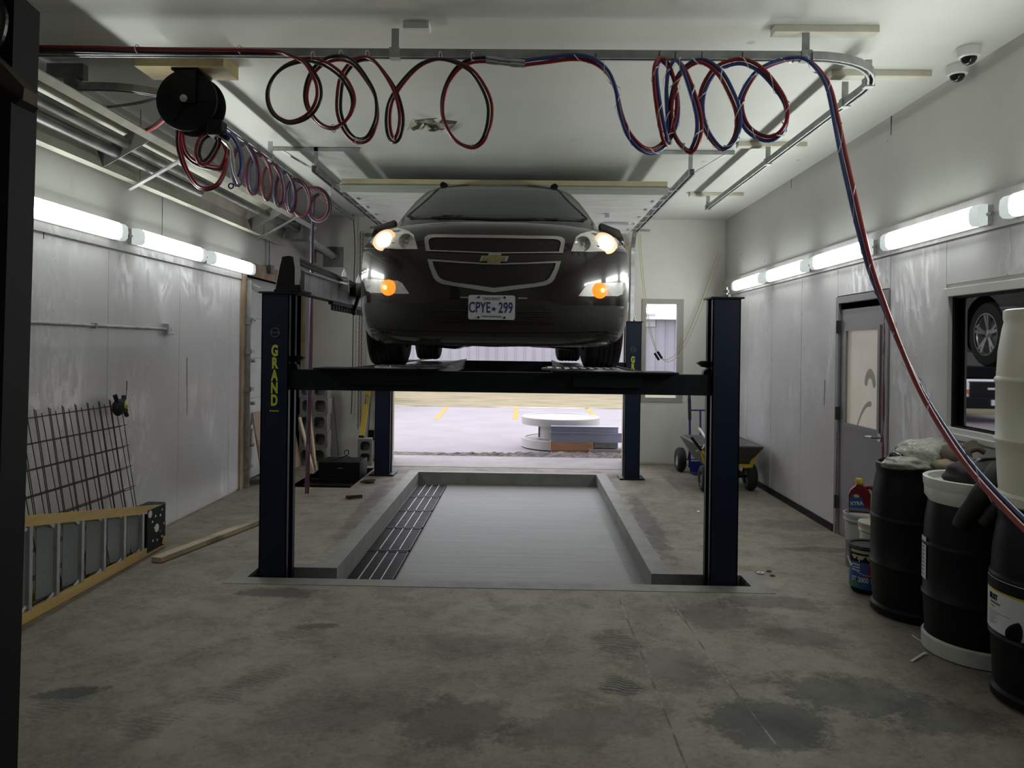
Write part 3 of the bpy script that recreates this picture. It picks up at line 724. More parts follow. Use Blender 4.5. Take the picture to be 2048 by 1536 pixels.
for s in (-1, 1):
    xc = CARX + s * .81
    m = MB(); m.box(xc - .25, xc + .25, 5.42, 9.95, BZ1 - .10, BZ1 + .004); m.box(xc - .25, xc - .24, 5.42, 9.95, BZ1, BZ1 + .02); m.box(xc + .24, xc + .25, 5.42, 9.95, BZ1, BZ1 + .02)
    rw = m.build('runway', 'navy', lift)
    m = MB(); m.box(xc - (.5 if s < 0 else .40), xc + (.40 if s < 0 else .5), 5.36, 5.72, BZ1 + .004, BZ1 + .016); m.build('front_plate', 'black', rw)
    xt = xc - s * .17; ring = []
    m = MB(); m.lathe([(0, 0), (.30, 0), (.30, .012), (.285, .016), (0, .016)], (xt, 5.75, BZ1 + .016), 40)
    rnd = random.Random(9)
    for i in range(9):
        for j in range(9):
            px, py = (i - 4) * .06, (j - 4) * .06
            if px * px + py * py < .27 ** 2: m.bar((xt + px - .02, 5.75 + py - .012, BZ1 + .034), (xt + px + .02, 5.75 + py + .012, BZ1 + .034), .012, .006)
    m.build('turnplate', 'zinc', rw, smooth=30)
m = MB(); m.box(LXP - .14, LXP - .02, BYP - .17, BYP - .1, 1.12, 1.42); m.build('control_box', 'black', lift, bevel=.008)
m = MB(); m.cyl((LXP + .06, BYP - .12, 1.12), (LXP + .06, BYP - .12, 1.42), .018, 10); m.build('cylinder_rod', 'zinc', lift)

# grimy white beam on top of the left posts
ob = thing('overhead_beam', 'grimy white steel beam with black end bracket on top of the left lift posts', 'steel beam', (-1.72, 5.5, ZT + .012))
m = MB()
m.box(-1.74, -1.72, 5.72, 9.75, 2.095, 2.255); m.box(-1.74, -1.70, 5.72, 9.75, 2.085, 2.095); m.box(-1.74, -1.70, 5.72, 9.75, 2.255, 2.265)
m.build('beam', mat('grimy_white_enamel', (.82, .82, .86), .4, 0, (.10, .095, .10), 3.5, (.52, .68), 0, 1, (1, 1, .35)), ob)
m = MB(); m.bar((-1.74, 5.6, 2.345), (-1.74, 8.6, 2.30), .03, .02); m.bar((-1.72, 5.6, 2.31), (-1.72, 8.6, 2.275), .035, .02); m.box(-1.75, -1.69, 5.72, 9.7, 2.074, 2.084)
m.build('rail', 'black', ob)
m = MB(); m.prism([(-1.84, ZT + .014), (-1.665, ZT + .014), (-1.655, 2.12), (-1.66, 2.22), (-1.69, 2.33), (-1.74, 2.345), (-1.79, 2.335), (-1.81, 2.25)], 'y', 5.46, 5.52)
m.box(-1.84, -1.64, 5.44, 5.72, ZT + .012, ZT + .03); m.box(-1.76, -1.70, 5.6, 5.74, 2.08, 2.26)
m.build('end_bracket', 'black', ob, bevel=.006)
m = MB(); m.prism([(-1.685, 2.13), (-1.655, 2.13), (-1.645, 2.2), (-1.66, 2.34), (-1.70, 2.34), (-1.685, 2.25)], 'y', 5.44, 5.46); m.build('bracket_face', 'alum', ob)
for yy in (6.95, 7.55):
    m = MB(); n = 9; R0 = [(-1.70 + .03 * 0, yy)]
    xs_ = -1.69; m.prism([(xs_ - .04, 2.20), (xs_ + .045, 2.18), (xs_ + .04, 2.28), (xs_ + .02, 2.37), (xs_ + .0, 2.41), (xs_ - .02, 2.37), (xs_ - .035, 2.28)], 'y', yy, yy + .03)
    m.build('spear_guard', 'white', ob, bevel=.006)
m = MB(); m.bar((-1.69, 7.35, 2.0), (-1.69, 7.75, 2.36), .03, .03); m.box(-1.73, -1.66, 7.3, 7.6, 2.18, 2.28); m.build('clamp', 'black', ob)
m = MB(); m.box(-1.73, -1.69, 6.55, 8.0, 2.05, 2.074)
for i in range(14): m.box(-1.72, -1.70, 6.6 + i * .1, 6.64 + i * .1, 2.0, 2.05)
m.build('toothed_rack', 'black', ob)
m = MB(); m.cyl((-1.69, 7.9, 2.24), (-1.58, 7.8, 2.24), .06, 16); m.build('winch_drum', 'alum', ob)

# ================================================================ the SUV
suv = thing('dark_suv', 'dark maroon SUV with lit headlights raised on the four-post lift', 'car', (CARX, CARY, CARZ))
def lerp(tab, z):
    if z <= tab[0][0]: return tab[0][1]
    for (a, va), (b_, vb) in zip(tab, tab[1:]):
        if z <= b_:
            t = (z - a) / (b_ - a); return va + (vb - va) * t
    return tab[-1][1]
YC = [(.165, .20), (.20, .10), (.25, .05), (.33, .02), (.45, .0), (.60, .0), (.72, .015), (.82, .035), (.90, .06), (.955, .095), (1.0, .16), (1.035, .30), (1.07, .52), (1.11, .78), (1.15, 1.02), (1.19, 1.22)]
WT = [(.165, .875), (.22, .93), (.30, .965), (.45, .985), (.70, .993), (.88, .985), (.98, .962), (1.05, .925), (1.11, .875), (1.16, .83), (1.19, .80)]
NSE = 2.6
def LCOR(z): return .72 if z < .86 else .72 + .60 * min(1, (z - .86) / .22)
def fy(x, z):
    w = lerp(WT, z); a = min(abs(x) / w, .9995)
    return lerp(YC, z) + LCOR(z) * (1 - (1 - a ** NSE) ** (1 / NSE))
def car(x, y, z): return Vector((CARX + x, CARY + y, CARZ + z))
def cpt(u, v):                                        # photo pixel -> (x, z) on the car's nose
    Y = CARY
    for _ in range(12):
        p = at(u, v, Y); x, z = p.x - CARX, p.z - CARZ
        Y = .5 * Y + .5 * (CARY + fy(x, z))
    return (x, z)
zs = [.165, .18, .20, .225, .25, .29, .33, .39, .45, .52, .60, .66, .72, .77, .82, .86, .90, .93, .955, .98, 1.0, 1.018, 1.035, 1.05, 1.07, 1.09, 1.11, 1.13, 1.15, 1.17, 1.19]
m = MB(); rings = []
for z in zs:
    w = lerp(WT, z); L = LCOR(z); y0 = lerp(YC, z); ring = []
    N = 36
    for i in range(N + 1):
        t = math.pi * i / N; c, s = math.cos(t), math.sin(t)
        ring.append((-w * math.copysign(abs(c) ** (2 / NSE), c), y0 + L * (1 - abs(s) ** (2 / NSE))))
    ybk = 5.15 if z < .75 else 5.15 - .12 * (z - .75) / .45
    for i in range(1, 24): ring.append((w, y0 + L + (ybk - .45 - y0 - L) * i / 24))
    for i in range(13):
        t = math.pi * i / 12; c, s = math.cos(t), math.sin(t)
        ring.append((w * .985 * math.copysign(abs(c) ** .8, c), ybk - .45 + .45 * abs(s) ** .8))
    for i in range(1, 24): ring.append((-w, ybk - .45 - (ybk - .45 - y0 - L) * i / 24))
    rings.append([m.v(car(x, y, z)) for x, y in ring])
for A, B in zip(rings, rings[1:]):
    n = len(A)
    for i in range(n): m.f([A[i], A[(i + 1) % n], B[(i + 1) % n], B[i]])
m.f(rings[0][::-1]); m.f(rings[-1])
body = m.build('body', 'paint', suv)
cut = MB()
for yy in (1.0, 4.02):
    for s in (-1, 1): cut.cyl(car(s * .60, yy, .40), car(s * 1.2, yy, .40), .44, 40)
    for s in (-1, 1): cut.box(CARX + s * .6, CARX + s * 1.2, CARY + yy - .44, CARY + yy + .44, CARZ - .1, CARZ + .38)
cuto = cut.build('cutter', 'black', suv)
md = body.modifiers.new('b', 'BOOLEAN'); md.object = cuto; md.operation = 'DIFFERENCE'; md.solver = 'EXACT'; md.use_self = True
me = bpy.data.meshes.new_from_object(body.evaluated_get(bpy.context.evaluated_depsgraph_get()))
body.modifiers.clear(); body.data = me; bpy.data.objects.remove(cuto)
for p in me.polygons: p.use_smooth = True
me.set_sharp_from_angle(angle=R(38))
# roof and pillars
GY = [(1.13, .98), (1.20, 1.06), (1.32, 1.27), (1.45, 1.51), (1.58, 1.78), (1.66, 2.02), (1.70, 2.25), (1.725, 2.55), (1.74, 2.9)]
GW = [(1.13, .84), (1.20, .825), (1.32, .79), (1.45, .745), (1.58, .69), (1.66, .645), (1.70, .60), (1.725, .50), (1.74, .38)]
GB = [(1.13, 5.03), (1.32, 5.0), (1.58, 4.88), (1.70, 4.75), (1.74, 4.4)]
def gy(x, z):
    w = lerp(GW, z); a = min(abs(x) / w, .9995)
    return lerp(GY, z) + .34 * (1 - (1 - a ** 2.4) ** (1 / 2.4))
m = MB(); rings = []
for z in (1.13, 1.16, 1.20, 1.26, 1.32, 1.38, 1.45, 1.52, 1.58, 1.62, 1.66, 1.68, 1.70, 1.715, 1.725, 1.735, 1.74):
    w = lerp(GW, z); y0 = lerp(GY, z); yb = lerp(GB, z); ring = []
    for i in range(25):
        t = math.pi * i / 24; c, s = math.cos(t), math.sin(t)
        ring.append((-w * math.copysign(abs(c) ** (2 / 2.4), c), y0 + .34 * (1 - abs(s) ** (2 / 2.4))))
    for i in range(1, 10): ring.append((w, y0 + .34 + (yb - .3 - y0 - .34) * i / 10))
    for i in range(11):
        t = math.pi * i / 10; c, s = math.cos(t), math.sin(t)
        ring.append((w * math.copysign(abs(c) ** .8, c), yb - .3 + .3 * abs(s) ** .8))
    for i in range(1, 10): ring.append((-w, yb - .3 - (yb - .3 - y0 - .34) * i / 10))
    rings.append([m.v(car(x, y, z)) for x, y in ring])
for A, B in zip(rings, rings[1:]):
    n = len(A)
    for i in range(n): m.f([A[i], A[(i + 1) % n], B[(i + 1) % n], B[i]])
m.f(rings[-1])
m.build('roof', 'paint', suv, smooth=45)

def dice(poly, step=.05):                              # filled outline cut into small faces
    bm = bmesh.new(); vs = [bm.verts.new((x, 0, z)) for x, z in poly]; bm.faces.new(vs)
    xs = [p[0] for p in poly]; zz = [p[1] for p in poly]
    x = min(xs) + step / 2
    while x < max(xs):
        bmesh.ops.bisect_plane(bm, geom=bm.verts[:] + bm.edges[:] + bm.faces[:], plane_co=(x, 0, 0), plane_no=(1, 0, 0)); x += step
    z = min(zz) + step / 2
    while z < max(zz):
        bmesh.ops.bisect_plane(bm, geom=bm.verts[:] + bm.edges[:] + bm.faces[:], plane_co=(0, 0, z), plane_no=(0, 0, 1)); z += step
    bmesh.ops.triangulate(bm, faces=bm.faces[:])
    return bm
def patch(name, poly, off, thick, m, parent, fn=fy, smooth=40, step=.05, mapf=None):
    bm = dice(poly, step); out = MB()
    mapf = mapf or (lambda x, z, d: car(x, fn(x, z) + d, z))
    F = {v: out.v(mapf(v.co.x, v.co.z, -off)) for v in bm.verts}; Bk = {v: out.v(mapf(v.co.x, v.co.z, thick - off)) for v in bm.verts}
    for f in bm.faces:
        out.f([F[v] for v in f.verts]); out.f([Bk[v] for v in reversed(f.verts)])
    for e in bm.edges:
        if len(e.link_faces) == 1: out.f([F[e.verts[0]], F[e.verts[1]], Bk[e.verts[1]], Bk[e.verts[0]]])
    bm.free()
    return out.build(name, m, parent, smooth=smooth)
def resample(loop, per):
    out = []
    for i in range(len(loop)):
        a, b_ = loop[i], loop[(i + 1) % len(loop)]
        for j in range(per): t = j / per; out.append((a[0] + (b_[0] - a[0]) * t, a[1] + (b_[1] - a[1]) * t))
    return out
def mirror(half):                                      # half outline (x<=0 side, listed top to bottom) -> closed symmetric loop
    L = [(min(x, 0), z) for x, z in half]
    return L + [(-x, z) for x, z in reversed(L) if x < -1e-4]
def frame(name, outer, inner, off, thick, m, parent, per=5, fn=fy):
    o_, i_ = resample(outer, per), resample(inner, per)
    mb = MB(); mb.strip([car(x, fn(x, z) - off, z) for x, z in o_], [car(x, fn(x, z) - off, z) for x, z in i_], (0, thick, 0))
    return mb.build(name, m, parent, smooth=30)
def C(*pts): return [cpt(u, v) for u, v in pts]
MIDX = 988
up_o = mirror(C((988, 470.5), (920, 470), (866, 469.5), (857, 471), (851, 475), (850, 482), (853, 503), (920, 505), (988, 507.5)))
up_i = mirror(C((988, 476.5), (920, 476), (872, 475.5), (863, 477), (859, 480), (858, 484), (861, 500.5), (920, 502.8), (988, 505.2)))
frame('upper_grille_frame', up_o, up_i, .012, .03, 'chrome', suv)
patch('upper_grille', up_i, .004, .02, 'mesh', suv)
lo_o = mirror(C((988, 527.5), (920, 523.5), (856, 519), (860, 535), (868, 556), (874, 563), (884, 568), (905, 572), (945, 578), (988, 585)))
lo_i = mirror(C((988, 530), (920, 526.5), (866, 523), (869, 535), (877, 552), (882, 557.5), (890, 561), (907, 565), (945, 570), (988, 576)))
frame('lower_grille_frame', lo_o, lo_i, .012, .03, 'chrome', suv)
patch('lower_grille', lo_i, .004, .02, 'mesh', suv)
# gold bow-shaped badge
bw = [(-.095, -.018), (-.042, -.018), (-.047, -.034), (.036, -.034), (.041, -.018), (.083, -.018), (.095, .018), (.042, .018), (.047, .034), (-.036, .034), (-.041, .018), (-.083, .018)]
bz = cpt(988, 518)[1]
for nm, sc, of, th, mm in (('badge_rim', 1.0, .022, .03, 'chrome'), ('badge', .86, .027, .03, 'gold')):
    patch(nm, [(x * sc, bz + z * sc * (.85 if nm == 'badge' else 1)) for x, z in bw], of, th, mm, suv, step=.1)
# lamps
def both(pts): L = C(*pts); return [L, [(-x, z) for x, z in reversed(L)]]
HL = both([(748, 490), (750, 476), (758, 464), (768, 455), (778, 451.5), (800, 457), (820, 463), (829, 470), (837, 499), (800, 499), (760, 497)])
FL = both([(731, 563), (733, 559), (745, 559), (772, 560.5), (797, 562), (806, 567), (820, 588), (795, 588), (745, 586), (736, 582)])
for k, (h, f_) in enumerate(zip(HL, FL)):
    s = -1 if k == 0 else 1
    hp = patch('headlamp', h, .006, .02, 'lens', suv)
    bx, bzc = cpt(771, 480); bx = -s * bx if s > 0 else bx; bx = s * abs(bx)
    hx, hz = cpt(815, 484); hx = s * abs(hx)
    def bowl(nm, x, z, r, mm, par, bulge, rz=1.0, seg=28):
        q = MB(); n = 6; rings = []
        for i in range(n + 1):
            rr = r * i / n
            rings.append([q.v(car(x + rr * math.cos(2 * math.pi * j / seg), .7 * fy(x + rr * math.cos(2 * math.pi * j / seg), z + rz * rr * math.sin(2 * math.pi * j / seg)) + .3 * fy(x, z) - .014 - bulge * math.cos(math.pi / 2 * i / n), z + rz * rr * math.sin(2 * math.pi * j / seg))) for j in range(seg)])
        for A, B in zip(rings, rings[1:]):
            for j in range(seg): q.f([A[j], A[(j + 1) % seg], B[(j + 1) % seg], B[j]])
        bmesh.ops.remove_doubles(q.bm, verts=q.bm.verts, dist=1e-5)
        return q.build(nm, mm, par, smooth=60)
    bowl('low_beam_bowl_glow', bx, bzc, .084, 'beam_rim_glow', hp, .012)
    bowl('low_beam', bx, bzc, .066, 'beam', hp, .034)
    q = MB(); q.lathe([(.048, 0), (.052, -.012), (.030, .0), (.012, .004)], tuple(car(hx, fy(hx, hz) - .008, hz)), 24, 'y'); q.ball(car(hx, fy(hx, hz) - .014, hz), .012, 10)
    q.build('high_beam', 'chrome', hp, smooth=50)
    fp = patch('fog_lamp', f_, .006, .02, 'lens', suv)
    fx, fz = cpt(779, 576); fx = s * abs(fx)
    bowl('turn_signal', fx, fz, .054, 'amber', fp, .022)
    for dx in (-.02, .018): q = MB(); q.ball(car(fx + dx, fy(fx, fz) - .030, fz), .014, 10, (1, .5, 1)); q.build('bulb', 'amberhot', fp, smooth=60)
# charcoal lower bumper, with the raised centre and an intake
cl = mirror(C((988, 598), (930, 598), (888, 599), (868, 603), (850, 607), (800, 607), (734, 606.5), (733, 620), (738, 645), (742, 657), (850, 660), (988, 664)))
lc = patch('bumper_cladding', cl, .010, .03, 'clad', suv)
lip = mirror(C((988, 667), (850, 663), (744, 660), (750, 674), (758, 682), (850, 688), (988, 694)))
patch('bumper_lip', lip, .004, .03, 'clad', suv)
it = mirror(C((988, 612), (900, 612), (872, 618), (862, 630), (860, 646), (988, 648)))
patch('lower_intake', it, .016, .02, 'mesh', lc)
for v in (622, 632, 642):
    z = cpt(988, v)[1]; w_ = .40
    q = MB(); q.tube([car(x * w_ / 10, fy(x * w_ / 10, z) - .018, z) for x in range(-10, 11)], .006, 6); q.build('intake_bar', 'clad', lc)
for s in (-1, 1):                                      # bright reflector strips beside the plate
    q = MB(); z = cpt(920, 595)[1]; q.bar(car(s * .16, fy(.16, z) - .008, z), car(s * .22, fy(.22, z) - .008, z), .012, .008); q.build('chrome_strip', 'chrome', suv)
# number plate
pz = cpt(985, 615.5)[1]; px_ = -.012; py = CARY - .030
q = MB(); w_, h_, r_ = .153, .080, .014; lp = []
for cx_, cz_, a0 in ((w_ - r_, h_ - r_, 0), (-w_ + r_, h_ - r_, 90), (-w_ + r_, -h_ + r_, 180), (w_ - r_, -h_ + r_, 270)):
    for i in range(6): a = R(a0 + 18 * i); lp.append((CARX + px_ + cx_ + r_ * math.cos(a), CARZ + pz + cz_ + r_ * math.sin(a)))
q.prism(lp, 'y', py, py + .02)
plate = q.build('number_plate', 'platewhite', suv); tag(plate, 'white plate reading CPYE 299')
def pt(x, z): return face_cam((CARX + px_ + x, py - .001, CARZ + pz + z))
text('CPYE', .098, 'plate_text', 'plateblue', plate, pt(-.078, -.004), .001, sx=.60, spacing=1.06, bold=.0012)
text('299', .098, 'plate_text', 'plateblue', plate, pt(.092, -.004), .001, sx=.62, spacing=1.06, bold=.0012)
text('ONTARIO', .028, 'plate_text', 'labelgrey', plate, pt(0, .056), .001, sx=.9)
text('YOURS TO DISCOVER', .013, 'plate_text', 'plateblue', plate, pt(0, -.060), .001, sx=1.0)
q = MB(); X, Z = CARX + px_ + .014, CARZ + pz - .006
q.prism([(X - .012, Z - .010), (X + .012, Z - .010), (X + .014, Z + .004), (X + .007, Z - .001), (X, Z + .012), (X - .007, Z - .001), (X - .014, Z + .004)], 'y', py - .0015, py + .001); q.box(X - .010, X + .010, py - .0015, py + .001, Z - .017, Z - .013)
q.build('crown_symbol', 'plateblue', plate)
for x, z in ((-.085, .066), (.085, .066), (-.085, -.066), (.085, -.066)):
    q = MB(); q.cyl((CARX + px_ + x, py - .006, CARZ + pz + z), (CARX + px_ + x, py + .002, CARZ + pz + z), .007, 10); q.build('plate_bolt', 'black', plate)
# glass
ws = []
for i in range(9): t = i / 8; ws.append((-(.725 * (1 - t) + .575 * t) + .0, 1.205 + .44 * t))
ws = [(-.70, 1.19)] + [(-(.755 - .20 * t - .03 * math.sin(math.pi * t)), 1.235 + .40 * t) for t in [i / 8 for i in range(9)]] + [(-.50, 1.672)]
wl = [(0, 1.165)] + ws + [(0, 1.69)]
patch('windscreen', mirror(wl), .006, .012, 'tint', suv, fn=gy)
WO = mirror(wl); WI = [(x * .965, 1.43 + (z - 1.43) * .93) for x, z in WO]
frame('windscreen_seal', WO, WI, .010, .012, 'blackplastic', suv, 3, gy)
for s in (-1, 1):
    def side(y, z, d, s=s): return car(s * (lerp(GW, z) + (-d)), y, z)
    for (poly, nm) in (([(1.95, 1.21), (2.85, 1.21), (2.85, 1.61), (2.25, 1.62), (2.05, 1.44)], 'side_window'), ([(2.92, 1.21), (3.75, 1.22), (3.70, 1.61), (2.92, 1.61)], 'side_window'), ([(3.85, 1.23), (4.6, 1.28), (4.45, 1.58), (3.80, 1.60)], 'side_window')):
        patch(nm, poly, .006, .012, 'tint', suv, mapf=lambda a, c_, d, s=s: car(s * (lerp(GW, c_) - d), a, c_))
    q = MB(); q.tube([car(s * .53, 2.2, 1.69), car(s * .535, 2.5, 1.745), car(s * .54, 2.8, 1.765), car(s * .54, 4.2, 1.765), car(s * .52, 4.5, 1.70)], .032, 8); q.build('roof_rail', 'blackplastic', suv, smooth=40)
    # door mirror
    q = MB(); pts = [(.90, 1.10), (1.00, 1.08), (1.115, 1.13), (1.125, 1.165), (1.09, 1.235), (1.0, 1.265), (.915, 1.275), (.90, 1.25)]
    pts = [(.905, 1.17), (.93, 1.125), (1.08, 1.075), (1.125, 1.085), (1.12, 1.14), (1.085, 1.215), (.92, 1.275), (.90, 1.265)]
    q.prism([(CARX + s * x, CARZ + z) for x, z in pts], 'y', CARY + 1.72, CARY + 1.88); q.bar(car(s * .84, 1.85, 1.14), car(s * .95, 1.82, 1.15), .10, .05)
    q.build('door_mirror', 'paint', suv, smooth=50, bevel=.018)
    q = MB(); q.bar(car(s * .998, 2.35, .93), car(s * 1.012, 2.55, .94), .02, .03); q.bar(car(s * .998, 3.35, .95), car(s * 1.012, 3.55, .96), .02, .03); q.build('door_handle', 'paint', suv)
    q = MB(); q.box(CARX + s * .96, CARX + s * 1.0, CARY + 1.48, CARY + 3.54, CARZ + .20, CARZ + .30); q.build('sill_cladding', 'clad', suv, bevel=.012)
    for yy in (1.0, 4.02):
        q = MB(); q.lathe([(.44, 0), (.47, .012), (.475, .03), (.44, .03)], tuple(car(s * .975 if s > 0 else s * .975 - .0, yy, .40)), 40, 'x', True, 0, 2 * math.pi) if 0 else None
        xs0 = s * .695; wdt = s * .275; cxy = car(xs0, yy, .38)
        q = MB(); pr = [(.235, .0), (.33, -.004), (.362, .008), (.378, .035)]
        for g_ in range(5):
            a = .06 + g_ * .038; pr += [(.380, a), (.380, a + .024), (.372, a + .027), (.372, a + .035)]
        pr += [(.378, .238), (.362, .262), (.33, .270), (.235, .265)]
        q.lathe([(r, h * s) for r, h in pr], tuple(cxy), 56, 'x', True)
        ty = q.build('wheel', 'rubber', suv, smooth=35)
        q = MB(); q.lathe([(.238, .02 * s), (.225, .24 * s), (.248, .262 * s), (.250, .27 * s), (.238, .27 * s)], tuple(cxy), 48, 'x'); q.lathe([(0, .20 * s), (.06, .205 * s), (.065, .235 * s), (.0, .245 * s)], tuple(cxy), 24, 'x')
        q.lathe([(0, .12 * s), (.22, .12 * s)], tuple(cxy), 40, 'x')
        for k in range(5):
            a = 2 * math.pi * k / 5 + .3
            for da in (-.14, .14):
                p0 = cxy + Vector((.232 * s, .055 * math.cos(a), .055 * math.sin(a))); p1 = cxy + Vector((.25 * s, .235 * math.cos(a + da), .235 * math.sin(a + da)))
                q.bar(p0, p1, .035, .03, (1, 0, 0))
        q.build('alloy_rim', mat('silver_alloy', (.55, .55, .56), .3, .8) if 'silver_alloy' not in bpy.data.materials else bpy.data.materials['silver_alloy'], ty, smooth=35)
# underside
q = MB(); q.box(CARX - .66, CARX + .66, CARY + .25, CARY + 4.9, CARZ + .22, CARZ + .5); q.prism([(CARX - .62, CARZ + .165), (CARX - .3, CARZ + .14), (CARX - .1, CARZ + .21), (CARX + .1, CARZ + .215), (CARX + .32, CARZ + .17), (CARX + .62, CARZ + .14), (CARX + .62, CARZ + .3), (CARX - .62, CARZ + .3)], 'y', CARY + .7, CARY + 1.3)
q.prism([(CARX - .66, CARZ + .17), (CARX - .38, CARZ + .15), (CARX - .15, CARZ + .21), (CARX + .2, CARZ + .22), (CARX + .4, CARZ + .16), (CARX + .66, CARZ + .15), (CARX + .66, CARZ + .35), (CARX - .66, CARZ + .35)], 'y', CARY + 3.7, CARY + 4.3)
q.build('underbody', 'black', suv)
for s in (-1, 1):
    q = MB(); q.tube([car(s * .45, 1.05, .30), car(s * .72, 1.0, .38)], .05, 8); q.build('control_arm', 'black', suv)
    q = MB(); q.bar(car(s * .5, -.0 + fy(.5, 1.175), 1.185), car(s * .02, .0 + fy(.02, 1.175) + .06, 1.19), .03, .02) if 0 else q.bar(car(s * .02 - .25, 1.17, 1.185), car(s * .02 + .25 * s, 1.21, 1.19), .015, .012)
    q.build('wiper', 'blackplastic', suv)

suv.rotation_euler = (0, 0, R(1.5))

# ================================================================ lamps
def fluoro(y0, y1, side, label):
    X = XR - .008 if side > 0 else XL + .010
    t = thing('fluorescent_light', label, 'light', (X, (y0 + y1) / 2, 2.49), 'fluorescent lights on the right wall' if side > 0 else 'fluorescent lights on the left wall')
    s = -side; zb, zt = 2.50, 2.63
    m = MB(); m.box(X, X + s * .035, y0, y1, zb + .005, zt - .005); m.build('housing', 'white', t)
    m = MB(); r = .022
    prof = [(X + s * .03, zb), (X + s * .075, zb), (X + s * .095, zb + .02), (X + s * .10, zb + .065), (X + s * .095, zt - .02), (X + s * .075, zt), (X + s * .03, zt)]
    m.prism(prof, 'y', y0 + .09, y1 - .09); o_ = m.build('diffuser', 'lampwhite', t)
    o_.data.materials.append(M['lampedge'])
    for f_ in o_.data.polygons:
        if f_.normal.x * s < .6: f_.material_index = 1
    for a, b_ in ((y0, y0 + .085), (y1 - .085, y1)):
        m = MB(); m.prism(prof, 'y', a, b_); m.build('end_cap', emit('clear_ribbed_end_cap', (.9, 1, .97), .45, (.5, .53, .52)) if 'clear_ribbed_end_cap' not in bpy.data.materials else bpy.data.materials['clear_ribbed_end_cap'], t, smooth=40)
        m = MB(); m.cyl((X + s * .03, a if a == y0 else b_, 2.565), (X + s * .03, (a - .05) if a == y0 else (b_ + .05), 2.565), .012, 8); m.build('conduit_stub', 'galv', t)
    return t
for y0, y1, l in ((3.05, 4.52, 'nearest, cut off by the photo edge'), (4.74, 6.02, 'second from the near end, crossed by the hose'), (6.28, 7.50, 'directly above the grey door'),
                  (7.68, 8.92, 'fourth from the near end, over the plain panels'), (9.08, 10.32, 'farthest, above the right front lift post')):
    fluoro(y0, y1, 1, 'lit fluorescent light on the right wall, ' + l)
for y0, y1, l in ((4.55, 5.92, 'nearest, partly behind the dark steel column'), (6.10, 7.40, 'the middle one below the tube heater'), (7.55, 8.75, 'farthest, ending at the wooden door jamb')):
    fluoro(y0, y1, -1, 'lit fluorescent light on the left wall, ' + l)

# ================================================================ overhead hose rail
RZ, RY, RX, LX = 3.42, 4.42, 2.20, -2.38
rail = thing('hose_rail', 'galvanised C-channel hose rail bent round the ceiling on both sides', 'rail', (0, RY, RZ - .03))
def rail_mesh(path):
    m = MB(); prev = None; path = [Vector(p) for p in path]
    prof = [(-.022, -.024), (-.022, .024), (.022, .024), (.022, -.024), (.010, -.024), (.010, -.019), (.017, -.019), (.017, .019), (-.017, .019), (-.017, -.019), (-.010, -.019), (-.010, -.024)]
    for i, p in enumerate(path):
        d = (path[min(i + 1, len(path) - 1)] - path[max(i - 1, 0)]).normalized(); sd = Vector((d.y, -d.x, 0)).normalized()
        ring = [m.v(p + sd * a + Vector((0, 0, b_))) for a, b_ in prof]
        if prev:
            for k in range(len(prof)): m.f([prev[k], prev[(k + 1) % len(prof)], ring[(k + 1) % len(prof)], ring[k]])
        else: m.f(ring[::-1])
        prev = ring
    m.f(prev); return m
arc = [(RX - .55 + .55 * math.sin(a), RY + .55 - .55 * math.cos(a), RZ) for a in [math.pi / 2 * i / 10 for i in range(1, 11)]]
rail_mesh([(-3.2, RY, RZ), (RX - .55, RY, RZ)] + arc + [(RX, 9.2, RZ)]).build('front_and_right_rail', 'galv', rail)
arc2 = [(LX - .5 + .5 * math.sin(a), 5.02 + .5 - .5 * math.cos(a), RZ) for a in [math.pi / 2 * i / 8 for i in range(9)]]
rail_mesh([(-3.1, 5.02, RZ)] + arc2 + [(LX, 10.3, RZ)]).build('left_rail', 'galv', rail)
for (x, y) in ((-.79, RY), (1.62, RY), (2.18, 4.85), (RX, 5.25), (RX, 6.9), (RX, 9.15), (LX, 6.9), (LX, 9.0), (-3.08, 5.02)):
    m = MB(); m.box(x - .022, x + .022, y - .003, y + .003, RZ + .02, ZC - .03); m.box(x - .03, x + .03, y - .028, y + .028, RZ - .03, RZ + .03) if x > -3 else None
    m.build('hanger', 'alum' if x < 0 else 'galv', rail)
# lumber blocks under the ceiling
def block(u0, v0, u1, v1, Y, m, label, d=.09, zt=ZC):
    p, q_ = at(u0, v1, Y), at(u1, v0, Y)
    mb = MB(); mb.box(p.x, q_.x, Y, Y + d, zt - .042, zt); return tag(mb.build('lumber_block', m, bevel=.003), label, 'lumber', 'lumber blocks on the ceiling')
block(1550, 60, 1760, 74, 4.40, 'whitewood', 'pale lumber block on the ceiling above the straight run of the rail')
block(1662, 135, 1865, 152, 5.10, 'whitewood', 'pale lumber block on the ceiling beside the rail bend')
block(1477, 303, 1615, 313, 6.88, 'whitewood', 'pale lumber block on the ceiling midway along the right rail')
block(1380, 396, 1488, 404, 9.12, 'whitewood', 'pale lumber block at the far end of the right rail')
block(805, 58, 858, 76, 4.38, 'white', 'small white block on the ceiling above the rail, left of centre')
block(150, 115, 160, 125, 5.0, 'whitewood', 'pale lumber block at the left wall holding the rail end', .3) if 0 else None
# plastic corner mount on the left wall end
m = MB(); m.box(-3.25, -3.0, 5.0, 5.06, RZ + .05, RZ + .15); m.box(-3.12, -3.04, 4.98, 5.06, RZ - .05, RZ + .06); tag(m.build('rail_bracket', 'dullgrey'), 'grey bracket holding the curved rail end at the left wall', 'bracket')

